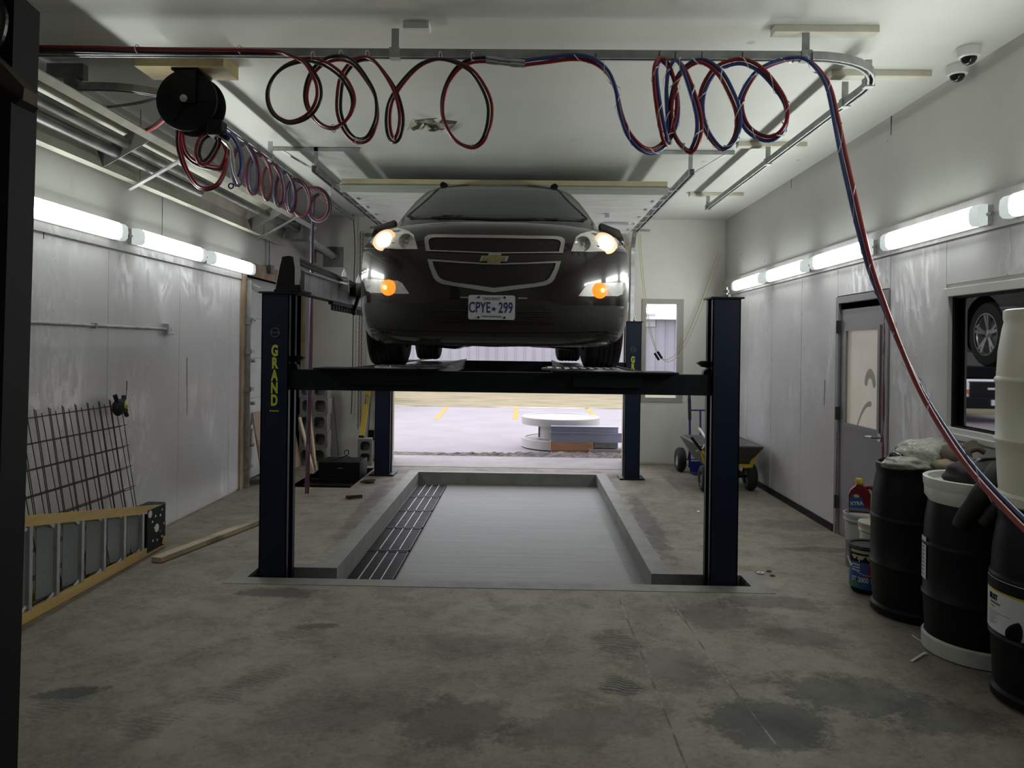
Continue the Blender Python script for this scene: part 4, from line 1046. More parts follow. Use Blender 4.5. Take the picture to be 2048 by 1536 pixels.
# ================================================================ hoses
def hose_pair(root, path, names, mats, r=.011, sep=.011, twist=0.0, seg=7, rs=None, ph=0):
    n = len(path); A, B = [], []
    for i, p in enumerate(path):
        d = (path[min(i + 1, n - 1)] - path[max(i - 1, 0)]).normalized()
        s = d.cross(Vector((0, 1, 0)));
        s = s.normalized() if s.length > 1e-4 else Vector((1, 0, 0))
        b_ = d.cross(s); a = twist * i + ph
        o = (s * math.cos(a) + b_ * math.sin(a)) * (sep if rs is None else sep * rs[i])
        A.append(p + o); B.append(p - o)
    for P_, nm, mm in zip((A, B), names, mats):
        m = MB(); m.tube(P_, r if rs is None else [r * q for q in rs], seg); m.build(nm, mm, root, smooth=60)
def loops(px, Y=RY - .04, amp=.055):
    P3 = [at(u, v, Y) for u, v in px]; out = []
    for i, p in enumerate(P3):
        d = P3[min(i + 1, len(P3) - 1)] - P3[max(i - 1, 0)]
        ph = d.z / max(d.length, 1e-6)
        q_ = at(px[i][0], px[i][1], Y + amp * ph); out.append(q_)
    return smooth_path(out, 4)
HL_PX = [(70, 97), (200, 99), (330, 102), (440, 103.5), (530, 104), (560, 105), (577, 110), (609, 124), (626.5, 147), (637, 171), (637, 198), (623.6, 224), (603, 239), (577, 244.6), (553, 234), (538.6, 212), (535.7, 183), (547, 154), (571, 132), (603, 121), (626.5, 120), (656, 131), (685, 154), (704, 186), (705.6, 215), (691, 241.7), (667.5, 256), (644, 250.5), (623.6, 230), (612, 200.6), (615, 168), (629.4, 139), (653, 121), (682, 116), (708.5, 128), (732, 157), (749.6, 189), (754, 224), (749.6, 250.5), (735, 277), (714, 281), (694, 265), (679, 230), (678, 192), (685, 154), (705.6, 125), (729, 116.5), (749.6, 124), (770, 148), (790.6, 183), (802, 224), (801, 259), (790.6, 281), (780, 271), (776, 241.7), (780, 209.4), (796.4, 177), (825.7, 142), (852, 124), (881.4, 118.5), (913.6, 125), (943, 142), (966.4, 174), (979.6, 209.4), (978, 247.5), (966.4, 279.8), (946, 294.4), (919.5, 287), (899, 265), (886, 233), (886, 195), (899, 159.6), (919.5, 133), (946, 121), (972, 119)]
t = thing('twin_hose', 'red and black twin hose hung in loops from the front rail, left of centre', 'hose', (-.9, RY, 2.9), 'coiled hoses')
hose_pair(t, loops(HL_PX), ('red_line', 'black_line'), ('redhose', 'blackhose'), .0098, .0115, .075)
for u, v in ((626, 112), (682, 109), (735, 109), (881, 111), (945, 113), (480, 99), (275, 98), (667, 257), (714, 282), (946, 296)):
    p = at(u, v, RY - .04); m = MB(); m.tube([p + Vector((.008 * math.cos(a), .016 * math.cos(a), .024 * math.sin(a))) for a in [2 * math.pi * k / 12 for k in range(12)]], .0028, 5, True); m.build('cable_tie', 'whiteplastic', t)
m = MB()
for dv, c0 in ((-3, 0), (4, 0)):
    p0, p1, p2, p3 = at(972, 119 + dv, RY - .04), at(995, 122 + dv, RY - .04), at(1022, 125 + dv, RY - .04), at(1050, 127 + dv, RY - .04)
    m.tube([p0, p1, p1, p2, p2, p3], [.013, .013, .010, .010, .015, .012], 10)
m.build('coupling', 'zinc', t, smooth=30)
HR_PX = [(1046, 126), (1093, 120), (1148, 114), (1185.5, 121), (1215, 144), (1232, 181), (1241, 225.5), (1256, 266), (1282, 296), (1308, 301.6), (1334, 281), (1352.5, 240), (1354, 188), (1341, 140), (1323, 119), (1311.6, 133), (1311.6, 170), (1319, 225.5), (1328, 270), (1336, 285), (1337, 248), (1333, 188), (1337, 140), (1352, 121), (1367, 138), (1382, 177), (1397, 229), (1397, 270), (1382, 301.6), (1360, 288.6), (1345, 255), (1343, 203), (1356, 155), (1382, 128), (1408, 123), (1438, 144), (1460, 181), (1477, 229), (1471, 274), (1445, 298), (1415.5, 266), (1402.5, 225.5), (1406, 181), (1427, 144), (1453, 128), (1486, 123), (1519, 138), (1549, 170), (1571, 207), (1573, 244), (1556.5, 270), (1530.5, 277), (1497, 259), (1482, 225.5), (1484, 192), (1508, 151), (1538, 130), (1579, 117)]
t = thing('twin_hose', 'plastic-wrapped red and blue twin hose looped on the front rail, trailing down right', 'hose', (1.0, RY, 2.6), 'coiled hoses')
path = loops(HR_PX)
tail = [(1579, 117, 4.38), (1608, 117, 4.36), (1634, 137, 4.33), (1657, 174, 4.28), (1671, 233, 4.2), (1686, 307, 4.08), (1701, 374, 3.97), (1722, 465, 3.83), (1742, 540, 3.72), (1768, 610, 3.6), (1802, 695, 3.45), (1842, 782, 3.27), (1890, 862, 3.08), (1950, 945, 2.85), (2048, 1048, 2.55), (2150, 1140, 2.3)]
tp = smooth_path([at(u, v, Y) for u, v, Y in tail], 4)
end = tp[-1]
tp2 = smooth_path([end, end + Vector((.10, -.2, -.12)), end + Vector((.26, -.5, -.5)), end + Vector((.34, -.65, -.85)), Vector((end.x + .33, end.y - .6, .03)), Vector((end.x + .1, end.y - .9, .03))], 5)
path = path[:-1] + tp + tp2[1:]
hose_pair(t, path, ('blue_line', 'red_line'), ('bluehose', 'redhose'), .0115, .0125, .09, 8)
# scraps of clear wrap along the hose
m = MB(); prev = None; ang = 0.0
for i in range(8, len(path) - 26):
    d = (path[i + 1] - path[i - 1]).normalized(); s_ = d.cross(Vector((0, 1, 0))); s_ = s_.normalized() if s_.length > 1e-4 else Vector((1, 0, 0)); b_ = d.cross(s_)
    ang += .95 + .5 * math.sin(i * 1.7)
    o = (s_ * math.cos(ang) + b_ * math.sin(ang)) * .0265; w_ = .0025 + .0035 * abs(math.sin(i * .83))
    cur = (m.v(path[i] + o - d * w_), m.v(path[i] + o + d * w_))
    if prev: m.f([prev[0], prev[1], cur[1], cur[0]])
    prev = cur
tag(m.build('plastic_wrap', 'clearwrap', t), 'clear torn plastic wrap')
for u, v in ((1193, 117), (1320, 112), (1352, 113), (1405, 113), (1486, 113), (1625, 114)):
    p = at(u, v, RY - .02); m = MB(); m.tube([p + Vector((.008 * math.cos(a), .016 * math.cos(a), .026 * math.sin(a))) for a in [2 * math.pi * k / 12 for k in range(12)]], .0028, 5, True); m.build('cable_tie', 'blackplastic', t)
# coil along the left rail
t = thing('twin_hose', 'dull red hose coiled in shrinking loops under the left rail, ending at the floor', 'hose', (LX, 7.4, 2.9), 'coiled hoses')
P = []
N = 7
yy0 = [5.95, 6.35, 6.75, 7.1, 7.45, 7.8, 8.15, 8.5]
for k in range(N):
    rr = .185 - .004 * k; face = [.15, .2, .22, .22, .25, .7, 1.0][k]
    for i in range(16):
        a = math.pi / 2 - 2 * math.pi * i / 16; f = (k + i / 16)
        y = 5.95 + (8.3 - 5.95) * f / N
        P.append(Vector((LX + rr * math.cos(a) * face * .8 + (.12 if k == 6 else .03 * k / 6), y - rr * .8 * math.cos(a) * -1 * (1 - face * .8), RZ - .05 - rr * 1.02 * (1 - math.sin(a)))))
P = smooth_path(P, 2)
P += smooth_path([P[-1], Vector((LX + .02, 8.30, RZ - .1)), Vector((LX + .0, 8.30, RZ - .45)), Vector((LX, 8.3, 2.3)), Vector((LX - .01, 8.3, 1.2)), Vector((LX - .03, 8.32, .03))], 8)[1:]
hose_pair(t, P, ('blue_line', 'red_line'), (mat('grey_blue_hose', (.10, .09, .16), .35), mat('dull_red_hose', (.15, .03, .035), .4)), .012, .013, .06, 7)
# hose reel
c = at(382, 207, 5.0)
reel = thing('hose_reel', 'black round hose reel hanging from a pale wood block, upper left', 'hose reel', (c.x, 5.0, 3.05))
m = MB(); m.lathe([(0, -.07), (.185, -.075), (.202, -.07), (.205, -.055), (.19, -.045), (.10, -.04), (.10, .06), (.19, .065), (.205, .075), (.202, .09), (.185, .095), (0, .09)], (c.x, 5.0, c.z), 56, 'y'); m.build('drum', 'blackplastic', reel, smooth=35)
m = MB(); m.box(c.x - .07, c.x + .07, 4.90, 4.915, c.z - .02, 3.50); m.box(c.x - .07, c.x + .07, 5.10, 5.115, c.z - .02, 3.50); m.box(c.x - .09, c.x + .09, 4.90, 5.115, 3.495, 3.51); m.build('bracket', 'black', reel)
m = MB(); m.cyl((c.x, 4.885, c.z), (c.x, 4.90, c.z), .024, 16); m.cyl((c.x, 4.87, c.z), (c.x, 4.89, c.z), .010, 12); m.build('hub', 'zinc', reel)
m = MB()
for a in range(6): m.bar((c.x + .05 * math.cos(a * 1.047), 4.922, c.z + .05 * math.sin(a * 1.047)), (c.x + .17 * math.cos(a * 1.047), 4.922, c.z + .17 * math.sin(a * 1.047)), .012, .006, (0, 1, 0))
m.build('rib', 'black', reel)
p = at(437, 258, 4.98); m = MB(); m.box(p.x - .06, p.x + .04, 4.93, 5.03, p.z - .05, p.z + .05); m.bar((p.x - .04, 4.98, p.z), (p.x + .07, 4.98, p.z - .06), .05, .05); m.build('hose_guide', 'black', reel, bevel=.008)
p, q_ = at(267, 152, 4.88), at(447, 122, 4.88)
m = MB(); m.box(p.x, q_.x, 4.88, 5.14, ZC - .09, ZC - .001); tag(m.build('lumber_block', mat('yellowish_lumber', (.44, .35, .19), .65, 0, (.34, .26, .13), 5), bevel=.003), 'thick yellowish lumber plank on the ceiling carrying the black hose reel', 'lumber', 'lumber blocks on the ceiling')
t = thing('twin_hose', 'red and black hose bundle drooping in loops beneath the black hose reel', 'hose', (c.x, 5.0, 2.6), 'coiled hoses')
B1 = [(357, 262), (357, 290), (366, 325), (378, 350), (395, 372), (415, 378), (436, 368), (450, 340), (453, 305), (440, 275), (420, 268), (402, 280), (395, 305), (402, 325), (415, 322), (428, 305), (436, 285), (430, 270)]
B2 = [(362, 264), (368, 300), (385, 322), (410, 332), (440, 336), (452, 318), (455, 290), (447, 275)]
def bundle(px, Y0, dy): return smooth_path([at(u, v, Y0 + dy * math.sin(i * .9)) for i, (u, v) in enumerate(px)], 5)
hose_pair(t, bundle(B1, 5.0, .05), ('red_line', 'black_line'), ('redhose', 'blackhose'), .0105, .012, .05)
hose_pair(t, bundle(B2, 5.06, .04), ('red_line', 'black_line'), ('redhose', 'blackhose'), .0105, .012, .05)
hose_pair(t, smooth_path([at(330, 235, 5.05), at(300, 258, 5.4), at(250, 275, 5.9)], 5), ('red_line', 'black_line'), ('redhose', 'blackhose'), .0105, .012, .05)
m = MB(); m.tube(smooth_path([at(322, 195, 5.02), at(270, 207, 5.4), at(205, 216, 5.9)], 4), .011, 7); m.build('black_lead', 'blackhose', t)
t = thing('hose_whip', 'blue hose end with chrome snap fittings hanging right of the reel', 'hose', at(470, 310, 4.95))
m = MB(); m.tube(smooth_path([at(440, 266, 4.96), at(462, 272, 4.96), at(478, 300, 4.96), at(482, 335, 4.96), at(476, 355, 4.96)], 5), .010, 8); m.build('hose', 'bluehose', t, smooth=50)
m = MB(); m.tube([at(445, 280, 4.95), at(455, 288, 4.95), at(463, 300, 4.95), at(465, 320, 4.95), at(468, 345, 4.95), at(478, 368, 4.95)], [.012, .018, .010, .016, .010, .013], 10); m.build('snap_fitting', 'chrome', t, smooth=30)
m = MB(); m.tube([at(462 + 5 * math.cos(a), 372 + 5 * math.sin(a), 4.95) for a in [6.28 * k / 12 for k in range(12)]], .005, 6, True); m.build('snap_ring', 'black', t)

# ================================================================ tube heater
ht = thing('tube_heater', 'long grey reflector-type tube heater hung high along the left wall', 'heater', (-3.0, 7.0, 2.95))
Y0, Y1 = 3.4, 9.9
lipL, lipR = Vector((-3.17, 0, 3.00)), Vector((-2.82, 0, 3.20))
nrm = Vector((-.5, 0, .86)); e_ = (lipR - lipL).normalized()
prof = [lipL - e_ * .0, lipL - e_ * .05 + nrm * .015, lipL + e_ * .02 + nrm * .14, lipL + e_ * .11 + nrm * .22, lipR - e_ * .11 + nrm * .22, lipR - e_ * .02 + nrm * .14, lipR + e_ * .05 + nrm * .015, lipR]
m = MB(); th = .004
for a, b_ in zip(prof, prof[1:]):
    d = (b_ - a).normalized(); n_ = Vector((-d.z, 0, d.x)) * th
    A = [m.v((p.x, y, p.z)) for y in (Y0, Y1) for p in (a, b_)]; Bq = [m.v((p.x + n_.x, y, p.z + n_.z)) for y in (Y0, Y1) for p in (a, b_)]
    for q_ in (A, Bq): m.f([q_[0], q_[1], q_[3], q_[2]])
    for (i, j) in ((0, 1), (1, 3), (3, 2), (2, 0)): m.f([A[i], A[j], Bq[j], Bq[i]])
m.build('reflector', mat('reflector_sheet', (.62, .61, .52), .4, .25, (.48, .47, .41), 4), ht)
mid = (lipL + lipR) / 2
for k, (off, up) in enumerate(((.035, .075), (-.065, .05))):
    p = mid + e_ * off + nrm * up
    m = MB(); m.cyl((p.x, Y0, p.z), (p.x, Y1 - (2.9 if k else .2), p.z), .040, 20)
    m.build('burner_tube', mat('dusty_dark_tube', (.05, .048, .045), .6, .3, (.20, .19, .18), 6, (.45, .7), 0, 1, (1, .3, 1)) if not k else mat('grey_tube', (.12, .12, .12), .45, .6, (.22, .22, .21), 6), ht, smooth=50)
for y in (6.05, 8.95):
    m = MB(); a, b_ = lipL - e_ * .09 - nrm * .02, lipR + e_ * .09 - nrm * .02; m.bar((a.x, y, a.z), (b_.x, y, b_.z), .05, .012); m.build('cross_strap', 'galv', ht)
    for s_ in (-.09, .09): p = mid + e_ * s_ * 2.0; m = MB(); m.tube([(p.x, y, p.z + .0), (p.x, y, ZC - .01)], .004, 6); m.build('hanger_chain', 'dullgrey', ht)
for y in (5.55, 8.6):
    m = MB(); A = [lipL, lipL + e_ * .02 + nrm * .13, lipR - e_ * .02 + nrm * .13, lipR]
    m.prism([(p.x, p.z) for p in A], 'y', y, y + .006); m.build('baffle', 'dullgrey', ht)
m = MB(); p = mid + nrm * .08; m.box(p.x - .12, p.x + .12, Y1 - .15, Y1 + .12, p.z - .1, p.z + .12); m.build('burner_box', 'dullgrey', ht, bevel=.008)
fl = at(668, 514, YB); m = MB(); m.tube([(p.x + .05, Y1 + .05, p.z), (fl.x, YB - .02, fl.z)], .052, 18); m.build('flue_pipe', 'alum', ht, smooth=50)
m = MB(); m.box(fl.x - .16, fl.x + .14, YB - .012, YB - .001, fl.z - .15, fl.z + .15); m.lathe([(.055, 0), (.08, 0), (.08, -.03), (.055, -.03)], (fl.x, YB - .012, fl.z), 24, 'y', True); m.build('wall_plate', 'dullgrey', ht)
m = MB(); m.bar((fl.x - .28, YB - .01, fl.z + .12), (fl.x - .28, YB - .01, fl.z - .1), .02, .02); m.bar((fl.x - .28, YB - .01, fl.z + .1), (fl.x - .02, YB - .2, fl.z - .02), .02, .02); m.build('flue_bracket', 'dullgrey', ht)

# ================================================================ left foreground column
cl0, cl1 = on_floor(35, 1536), None
col = thing('steel_column', 'dark steel column at the extreme left edge, very close to the camera', 'column', (-1.1, 1.54, 0))
YC0, YC1 = 1.50, 1.58
pt_, pb_ = at(80, 25, YC1), at(35, 1536, YC1)
k_ = (pt_.x - pb_.x) / (pt_.z - pb_.z); xb = pb_.x - k_ * pb_.z; zt = pt_.z; xt = xb + k_ * zt
m = MB(); A = [m.v(q_) for q_ in ((xb, YC0, 0), (xb, YC1, 0), (xb - .34, YC1, 0), (xb - .34, YC0, 0))]
Bv = [m.v(q_) for q_ in ((xt, YC0, zt), (xt, YC1, zt), (xt - .34, YC1, zt + .3), (xt - .34, YC0, zt + .3))]
m.f(A); m.f(Bv)
for i in range(4): m.f([A[i], A[(i + 1) % 4], Bv[(i + 1) % 4], Bv[i]])
m.build('column', mat('dark_scuffed_steel', (.005, .0056, .0064), .62, 0, (.010, .0105, .011), 3, (.5, .75), Specular_IOR_Level=.2), col)
p1, p2, p3, p4 = at(-30, 85, 1.48), at(62, 182, 1.48), at(58, 212, 1.48), at(-30, 150, 1.48)
m = MB(); m.prism([(q_.x, q_.z) for q_ in (p1, p2, p3, p4)], 'y', 1.46, 1.50); m.build('rusty_bracket', 'darkrust', col)
p1, p2, p3, p4 = at(-30, 150, 1.47), at(58, 207, 1.47), at(48, 218, 1.47), at(-30, 165, 1.47)
m = MB(); m.prism([(q_.x, q_.z) for q_ in (p1, p2, p3, p4)], 'y', 1.445, 1.50); m.build('bracket_edge', 'black', col)
m = MB(); m.tube(smooth_path([at(-5, -5, 1.49), at(8, 30, 1.49), at(3, 70, 1.49), at(-10, 100, 1.49)], 4), .008, 7); m.build('cable', 'blackhose', col)
p = at(7, 60, 1.497); m = MB(); m.ball(p, .006, 8); m.build('rust_bolt', 'rust', col)

# ================================================================ ceiling cameras, damage
for (u, v, Y, l) in ((1938, 100, 4.72, 'white dome camera at the ceiling corner, the nearer of two'), (1915, 118, 5.02, 'white dome camera at the ceiling corner, the farther, half-hidden one')):
    p = at(u, v, Y); zc = ZC
    t = thing('dome_camera', l, 'camera', (p.x, Y, zc - .12), 'dome cameras')
    m = MB(); m.lathe([(.0, zc - .001), (.066, zc - .001), (.068, zc - .03), (.062, zc - .06), (.045, zc - .066)], (p.x, Y, 0), 32); m.build('base', 'whiteplastic', t, smooth=40)
    m = MB(); m.lathe([(.046, zc - .06), (.044, zc - .078), (.034, zc - .096), (.018, zc - .106), (0, zc - .109)], (p.x, Y, 0), 28); m.build('dome', mat('smoked_dome', (.01, .01, .011), .08) if 'smoked_dome' not in bpy.data.materials else bpy.data.materials['smoked_dome'], t, smooth=60)
def cpx(u, v, z=ZC):
    d = ray(u, v); s_ = (z - EYE) / d.z; return Vector((d.x * s_, d.y * s_, z))
m = MB(); rnd = random.Random(11)
hole = [(830, 241), (850, 238), (870, 237), (893, 240), (914, 243), (910, 250), (903, 258), (890, 262), (878, 260), (868, 264), (850, 261), (838, 258), (826, 262), (818, 252)]
pts = [cpx(u, v, ZC - .002) for u, v in hole]; vs = [m.v(q_) for q_ in pts]; m.f(vs)
dmg = thing('ceiling_damage', 'torn patch of peeling ceiling board above the hoses', 'damage', (pts[0].x, pts[0].y, ZC - .08)); dmg['kind'] = 'structure'
m.build('hole', mat('torn_board_core', (.42, .40, .34), .9, 0, (.05, .045, .035), 7, (.42, .56), .8, 40), dmg)
for (a, b_, c_) in (((812, 262), (822, 238), (834, 250)), ((836, 262), (846, 246), (858, 264)), ((846, 262), (852, 250), (862, 258)), ((868, 240), (884, 238), (876, 246)), ((886, 262), (894, 258), (898, 268))):
    q_ = [cpx(*a, ZC - .07), cpx(*b_, ZC - .004), cpx(*c_, ZC - .02)]; m = MB(); f1 = [m.v(x) for x in q_]; m.f(f1); f2 = [m.v(x + Vector((0, 0, .006))) for x in q_]; m.f(f2[::-1])
    for i in range(3): m.f([f1[i], f1[(i + 1) % 3], f2[(i + 1) % 3], f2[i]])
    m.build('flap', 'whitewood', dmg)

# ================================================================ drain grates
gy_ = [5.72, 6.66, 7.5, 8.28, 9.06, 9.86]
names = ['nearest of the five', 'second nearest of the five', 'the middle one of five', 'fourth, next to the farthest', 'farthest, at the back kerb']
for i in range(5):
    y0, y1 = gy_[i] + .012, gy_[i + 1] - .012; x0, x1 = -1.375, -1.005; z = -PD + .001
    t = thing('drain_grate', 'black slotted drain grate along the left bay kerb, ' + names[i], 'grate', ((x0 + x1) / 2, (y0 + y1) / 2, z), 'drain grates')
    m = MB(); m.box(x0, x1, y0, y1, z, z + .006)
    n = int((y1 - y0) / .026)
    for k in range(n): yy = y0 + (y1 - y0) * (k + .5) / n; m.box(x0, x1, yy - .007, yy + .007, z + .006, z + .014)
    m.box(x0, x1, y0, y0 + .02, z, z + .018); m.box(x0, x1, y1 - .02, y1, z, z + .018); m.box(x1 - .012, x1, y0, y1, z, z + .018)
    m.build('grid', 'blackplastic', t)
    for k in range(3):
        x = x0 + .006 + (x1 - x0 - .012) * (k + 1) / 4 ; m = MB(); m.box(x - .0035, x + .0035, y0 + .03, y1 - .03, z + .014, z + .021); m.build('pale_rib', 'alum', t)

# ================================================================ left wall: conduit, ladder, mesh, lumber
t = thing('conduit', 'grey conduit along the left wall ending in a small switch box', 'conduit', (XL + .03, 5.5, 1.78))
m = MB(); m.cyl((XL + .03, 3.6, 1.815), (XL + .03, 6.74, 1.815), .013, 10)
for y in (4.4, 5.6): m.box(XL, XL + .045, y, y + .02, 1.795, 1.835)
m.build('pipe', 'galv', t)
m = MB(); m.box(XL, XL + .05, 6.73, 6.84, 1.765, 1.87); m.build('switch_box', 'alum', t, bevel=.005)
m = MB(); m.box(XL + .05, XL + .054, 6.745, 6.825, 1.78, 1.855); m.box(XL + .054, XL + .065, 6.775, 6.795, 1.80, 1.835); m.build('cover_plate', 'whiteplastic', t)
t = thing('junction_box', 'grey junction box with conduit above the left sectional door', 'electrical box', (XL + .03, 9.45, 2.58))
m = MB(); m.cyl((XL + .03, 9.45, 2.66), (XL + .03, 9.45, 3.5), .012, 8); m.build('pipe', 'galv', t)
m = MB(); m.box(XL + .02, XL + .07, 9.39, 9.51, 2.58, 2.69); m.build('box', 'dullgrey', t, bevel=.005)
# wire mesh panels
def mesh_panel(y0, y1, h, lean, dx, dy, label, tiltz):
    m = MB(); n = int(round((y1 - y0) / .15)); xb_, xt_ = XL + lean + dx, XL + .02 + dx
    def P(y, z): return (xb_ + (xt_ - xb_) * z / h, y + dy + tiltz * z, z * math.cos(.1))
    for i in range(n + 1): m.tube([P(y0 + i * .15, 0.004), P(y0 + i * .15, h)], .0032, 5)
    k = 0
    while .04 + k * .165 < h - .03:
        z = .04 + k * .165; m.tube([P(y0 - .03, z), P(y0 + n * .15 + .03, z)], .0032, 5); k += 1
    return tag(m.build('wire_mesh_panel', 'rust'), label, 'wire mesh', 'wire mesh panels')
mesh_panel(4.35, 6.0, 1.24, .22, .0, .0, 'rusty welded wire mesh panel leaning on the left wall, the hindmost one', .0)
mesh_panel(4.40, 5.75, 1.25, .235, .012, .045, 'rusty welded wire mesh panel in the middle of the leaning stack', .015)
mesh_panel(4.30, 5.75, 1.22, .25, .024, .09, 'rusty welded wire mesh panel, the frontmost of the leaning stack', -.012)
g = at(222, 812, 5.95)
t = thing('work_glove', 'dark glove with a yellow patch on the top corner of the wire mesh', 'glove', (XL + .06, 6.0, 1.15))
GL = None
def lump(c, r, seed, sq=(1, 1, 1), amp=.3, sub=3, freq=2.5):
    rnd = random.Random(seed); m = MB(); g_ = bmesh.ops.create_icosphere(m.bm, subdivisions=sub, radius=1)
    ws_ = [(Vector((rnd.uniform(-1, 1), rnd.uniform(-1, 1), rnd.uniform(-1, 1))) * freq * rnd.uniform(.6, 2), rnd.uniform(0, 6.28), rnd.uniform(.4, 1)) for _ in range(9)]
    for v in g_['verts']:
        d = sum(abs(math.sin(v.co.dot(w) + ph)) * a for w, ph, a in ws_) / 9 - .35
        q_ = v.co * (1 + amp * 2 * d); v.co = Vector((q_.x * r * sq[0], q_.y * r * sq[1], q_.z * r * sq[2])) + Vector(c)
    return m
lump((XL + .07, 6.0, 1.19), .06, 4, (.7, 1, 1.1)).build('palm', 'cloth', t, smooth=60)
for k, (dy, dz) in enumerate(((.075, -.02), (.085, -.045), (.05, .05), (-.045, .06))):
    m = MB(); m.tube(smooth_path([(XL + .07, 6.0 + dy * .4, 1.19 + dz * .4), (XL + .075, 6.0 + dy, 1.19 + dz), (XL + .07, 6.0 + dy * 1.4, 1.19 + dz * 1.7)], 3), .017, 7); m.build('finger', 'cloth', t, smooth=60)
lump((XL + .115, 6.02, 1.2), .022, 6, (.5, 1, 1)).build('yellow_patch', 'yellow', t, smooth=60)
t.location = (XL + .075, 5.86, 1.14)
# stepladder lying on its side
t = thing('stepladder', 'yellow fibreglass stepladder with aluminium steps lying on its side along the left wall', 'ladder', (-3.02, 5.2, 0))
LXF = -2.99
def lad(y, s, x=LXF):                                  # s: 0 lower rail, 1 upper rail
    zl = .035; zu = .33 + (6.12 - y) * .170; return Vector((x, y, zl + (zu - zl) * s))
for s_, nm in ((0, 'lower'), (1, 'upper')):
    m = MB(); m.bar(lad(3.9, s_), lad(6.18, s_), .03, .055); m.bar(lad(3.9, s_, LXF + .012), lad(6.18, s_, LXF + .012), .01, .065); m.build('side_rail', 'fibre', t)
for s_ in (.055, .93):
    m = MB(); m.bar(lad(3.9, s_, LXF - .16), lad(6.1, s_, LXF - .07), .03, .05); m.build('rear_rail', 'yellow', t)
for k in range(8):
    y = 5.83 - k * .268
    m = MB(); a, b_ = lad(y, .05), lad(y + .0, .95); m.bar(a, b_, .035, .03, (0, 1, 0)); m.box(LXF - .085, LXF, y - .012, y - .008, a.z, b_.z); m.build('step', 'alum', t)
    m = MB(); m.bar(lad(y - .02, .10), lad(y - .10, .02), .006, .022); m.bar(lad(y - .02, .90), lad(y - .09, .98), .006, .022); m.build('step_brace', 'white', t)
    m = MB(); xr = LXF - .07 - .011 * k; m.bar(lad(y - .10, .08, xr), lad(y - .10, .9, xr), .03, .025); m.build('rear_brace', 'alum', t)
    m = MB(); m.box(LXF - .088, LXF - .002, y - .09, y - .012, lad(y, .08).z, lad(y, .92).z); 
    m.bm.free()
    m = MB(); q_ = [lad(y - .004, .08, LXF - .005), lad(y - .004, .92, LXF - .005), lad(y - .125, .92, LXF - .045), lad(y - .125, .08, LXF - .045)]
    f1 = [m.v(v) for v in q_]; f2 = [m.v(v + Vector((-.004, 0, 0))) for v in q_]; m.f(f1); m.f(f2[::-1])
    for i in range(4): m.f([f1[i], f1[(i + 1) % 4], f2[(i + 1) % 4], f2[i]])
    m.build('step_tread', mat('grey_step_tread', (.26, .275, .29), .5, .2) if 'grey_step_tread' not in bpy.data.materials else bpy.data.materials['grey_step_tread'], t)
m = MB(); A0, A1 = lad(5.88, -.02), lad(6.20, 1.06)
m.box(LXF - .14, LXF + .018, 5.88, 6.20, .012, .37); cap = m.build('top_cap', 'blackplastic', t, bevel=.012)
for (y, z, r) in ((5.93, .325, .030), (6.04, .19, .034), (5.97, .255, .010), (6.02, .29, .010), (6.1, .28, .010), (6.13, .32, .008), (5.98, .10, .010), (6.05, .09, .009), (6.13, .10, .010), (6.16, .2, .008), (6.0, .20, .006), (6.1, .15, .006)):
    m = MB(); m.cyl((LXF + .017, y, z), (LXF + .0205, y, z), r, 20); m.build('cap_hole', 'platewhite', cap)
m = MB(); m.bar((LXF + .022, 6.15, .03), (LXF + .022, 6.17, .09), .006, .05); m.build('cap_tab', 'fibre', cap)
# lumber on the floor, plywood and boards at the left door
p, q_ = on_floor(312, 1126), on_floor(520, 1046)
m = MB(); m.bar(p + Vector((0, 0, .024)), q_ + (q_ - p).normalized() * .25 + Vector((0, 0, .024)), .089, .042); tag(m.build('floor_lumber', 'oldpine', bevel=.004), 'long weathered lumber stick lying on the floor behind the stepladder top', 'lumber')
def leaning(name, y0, y1, h, xb_, xt_, th, m_, label, cat, grp=None, skew=0):
    m = MB(); vs = []
    for x_off in (0, th):
        vs.append([m.v((x + x_off, y + sk, z)) for (x, y, z, sk) in ((xb_, y0, .004, 0), (xb_, y1, .004, 0), (xt_, y1, h, skew), (xt_, y0, h, skew))])
    A, B = vs; m.f(A[::-1]); m.f(B)
    for i in range(4): m.f([A[i], A[(i + 1) % 4], B[(i + 1) % 4], B[i]])
    return tag(m.build(name, m_), label, cat, grp)
leaning('plywood_sheet', 9.75, 10.45, .80, XL + .16, XL + .0, .015, 'ply', 'tan plywood sheet leaning on the white sectional door, right of the left lift post', 'plywood')
leaning('plywood_sheet', 8.97, 9.45, .86, XL + .14, XL + .0, .015, 'ply', 'narrow tan plywood piece leaning on the sectional door, left of the lift post', 'plywood')
leaning('board', 9.40, 9.48, .62, XL + .26, XL + .17, .02, 'pine', 'pale board slanting on the plywood, left of the left lift post', 'board', None, -.40)
leaning('board', 9.75, 9.83, .70, XL + .52, XL + .22, .02, 'pine', 'pale board slanting to the right of the left lift post, the nearer of two', 'board', None, .35)
leaning('board', 10.0, 10.08, .72, XL + .48, XL + .30, .02, 'oldpine', 'weathered board slanting to the right of the left lift post, the farther of two', 'board', None, .30)
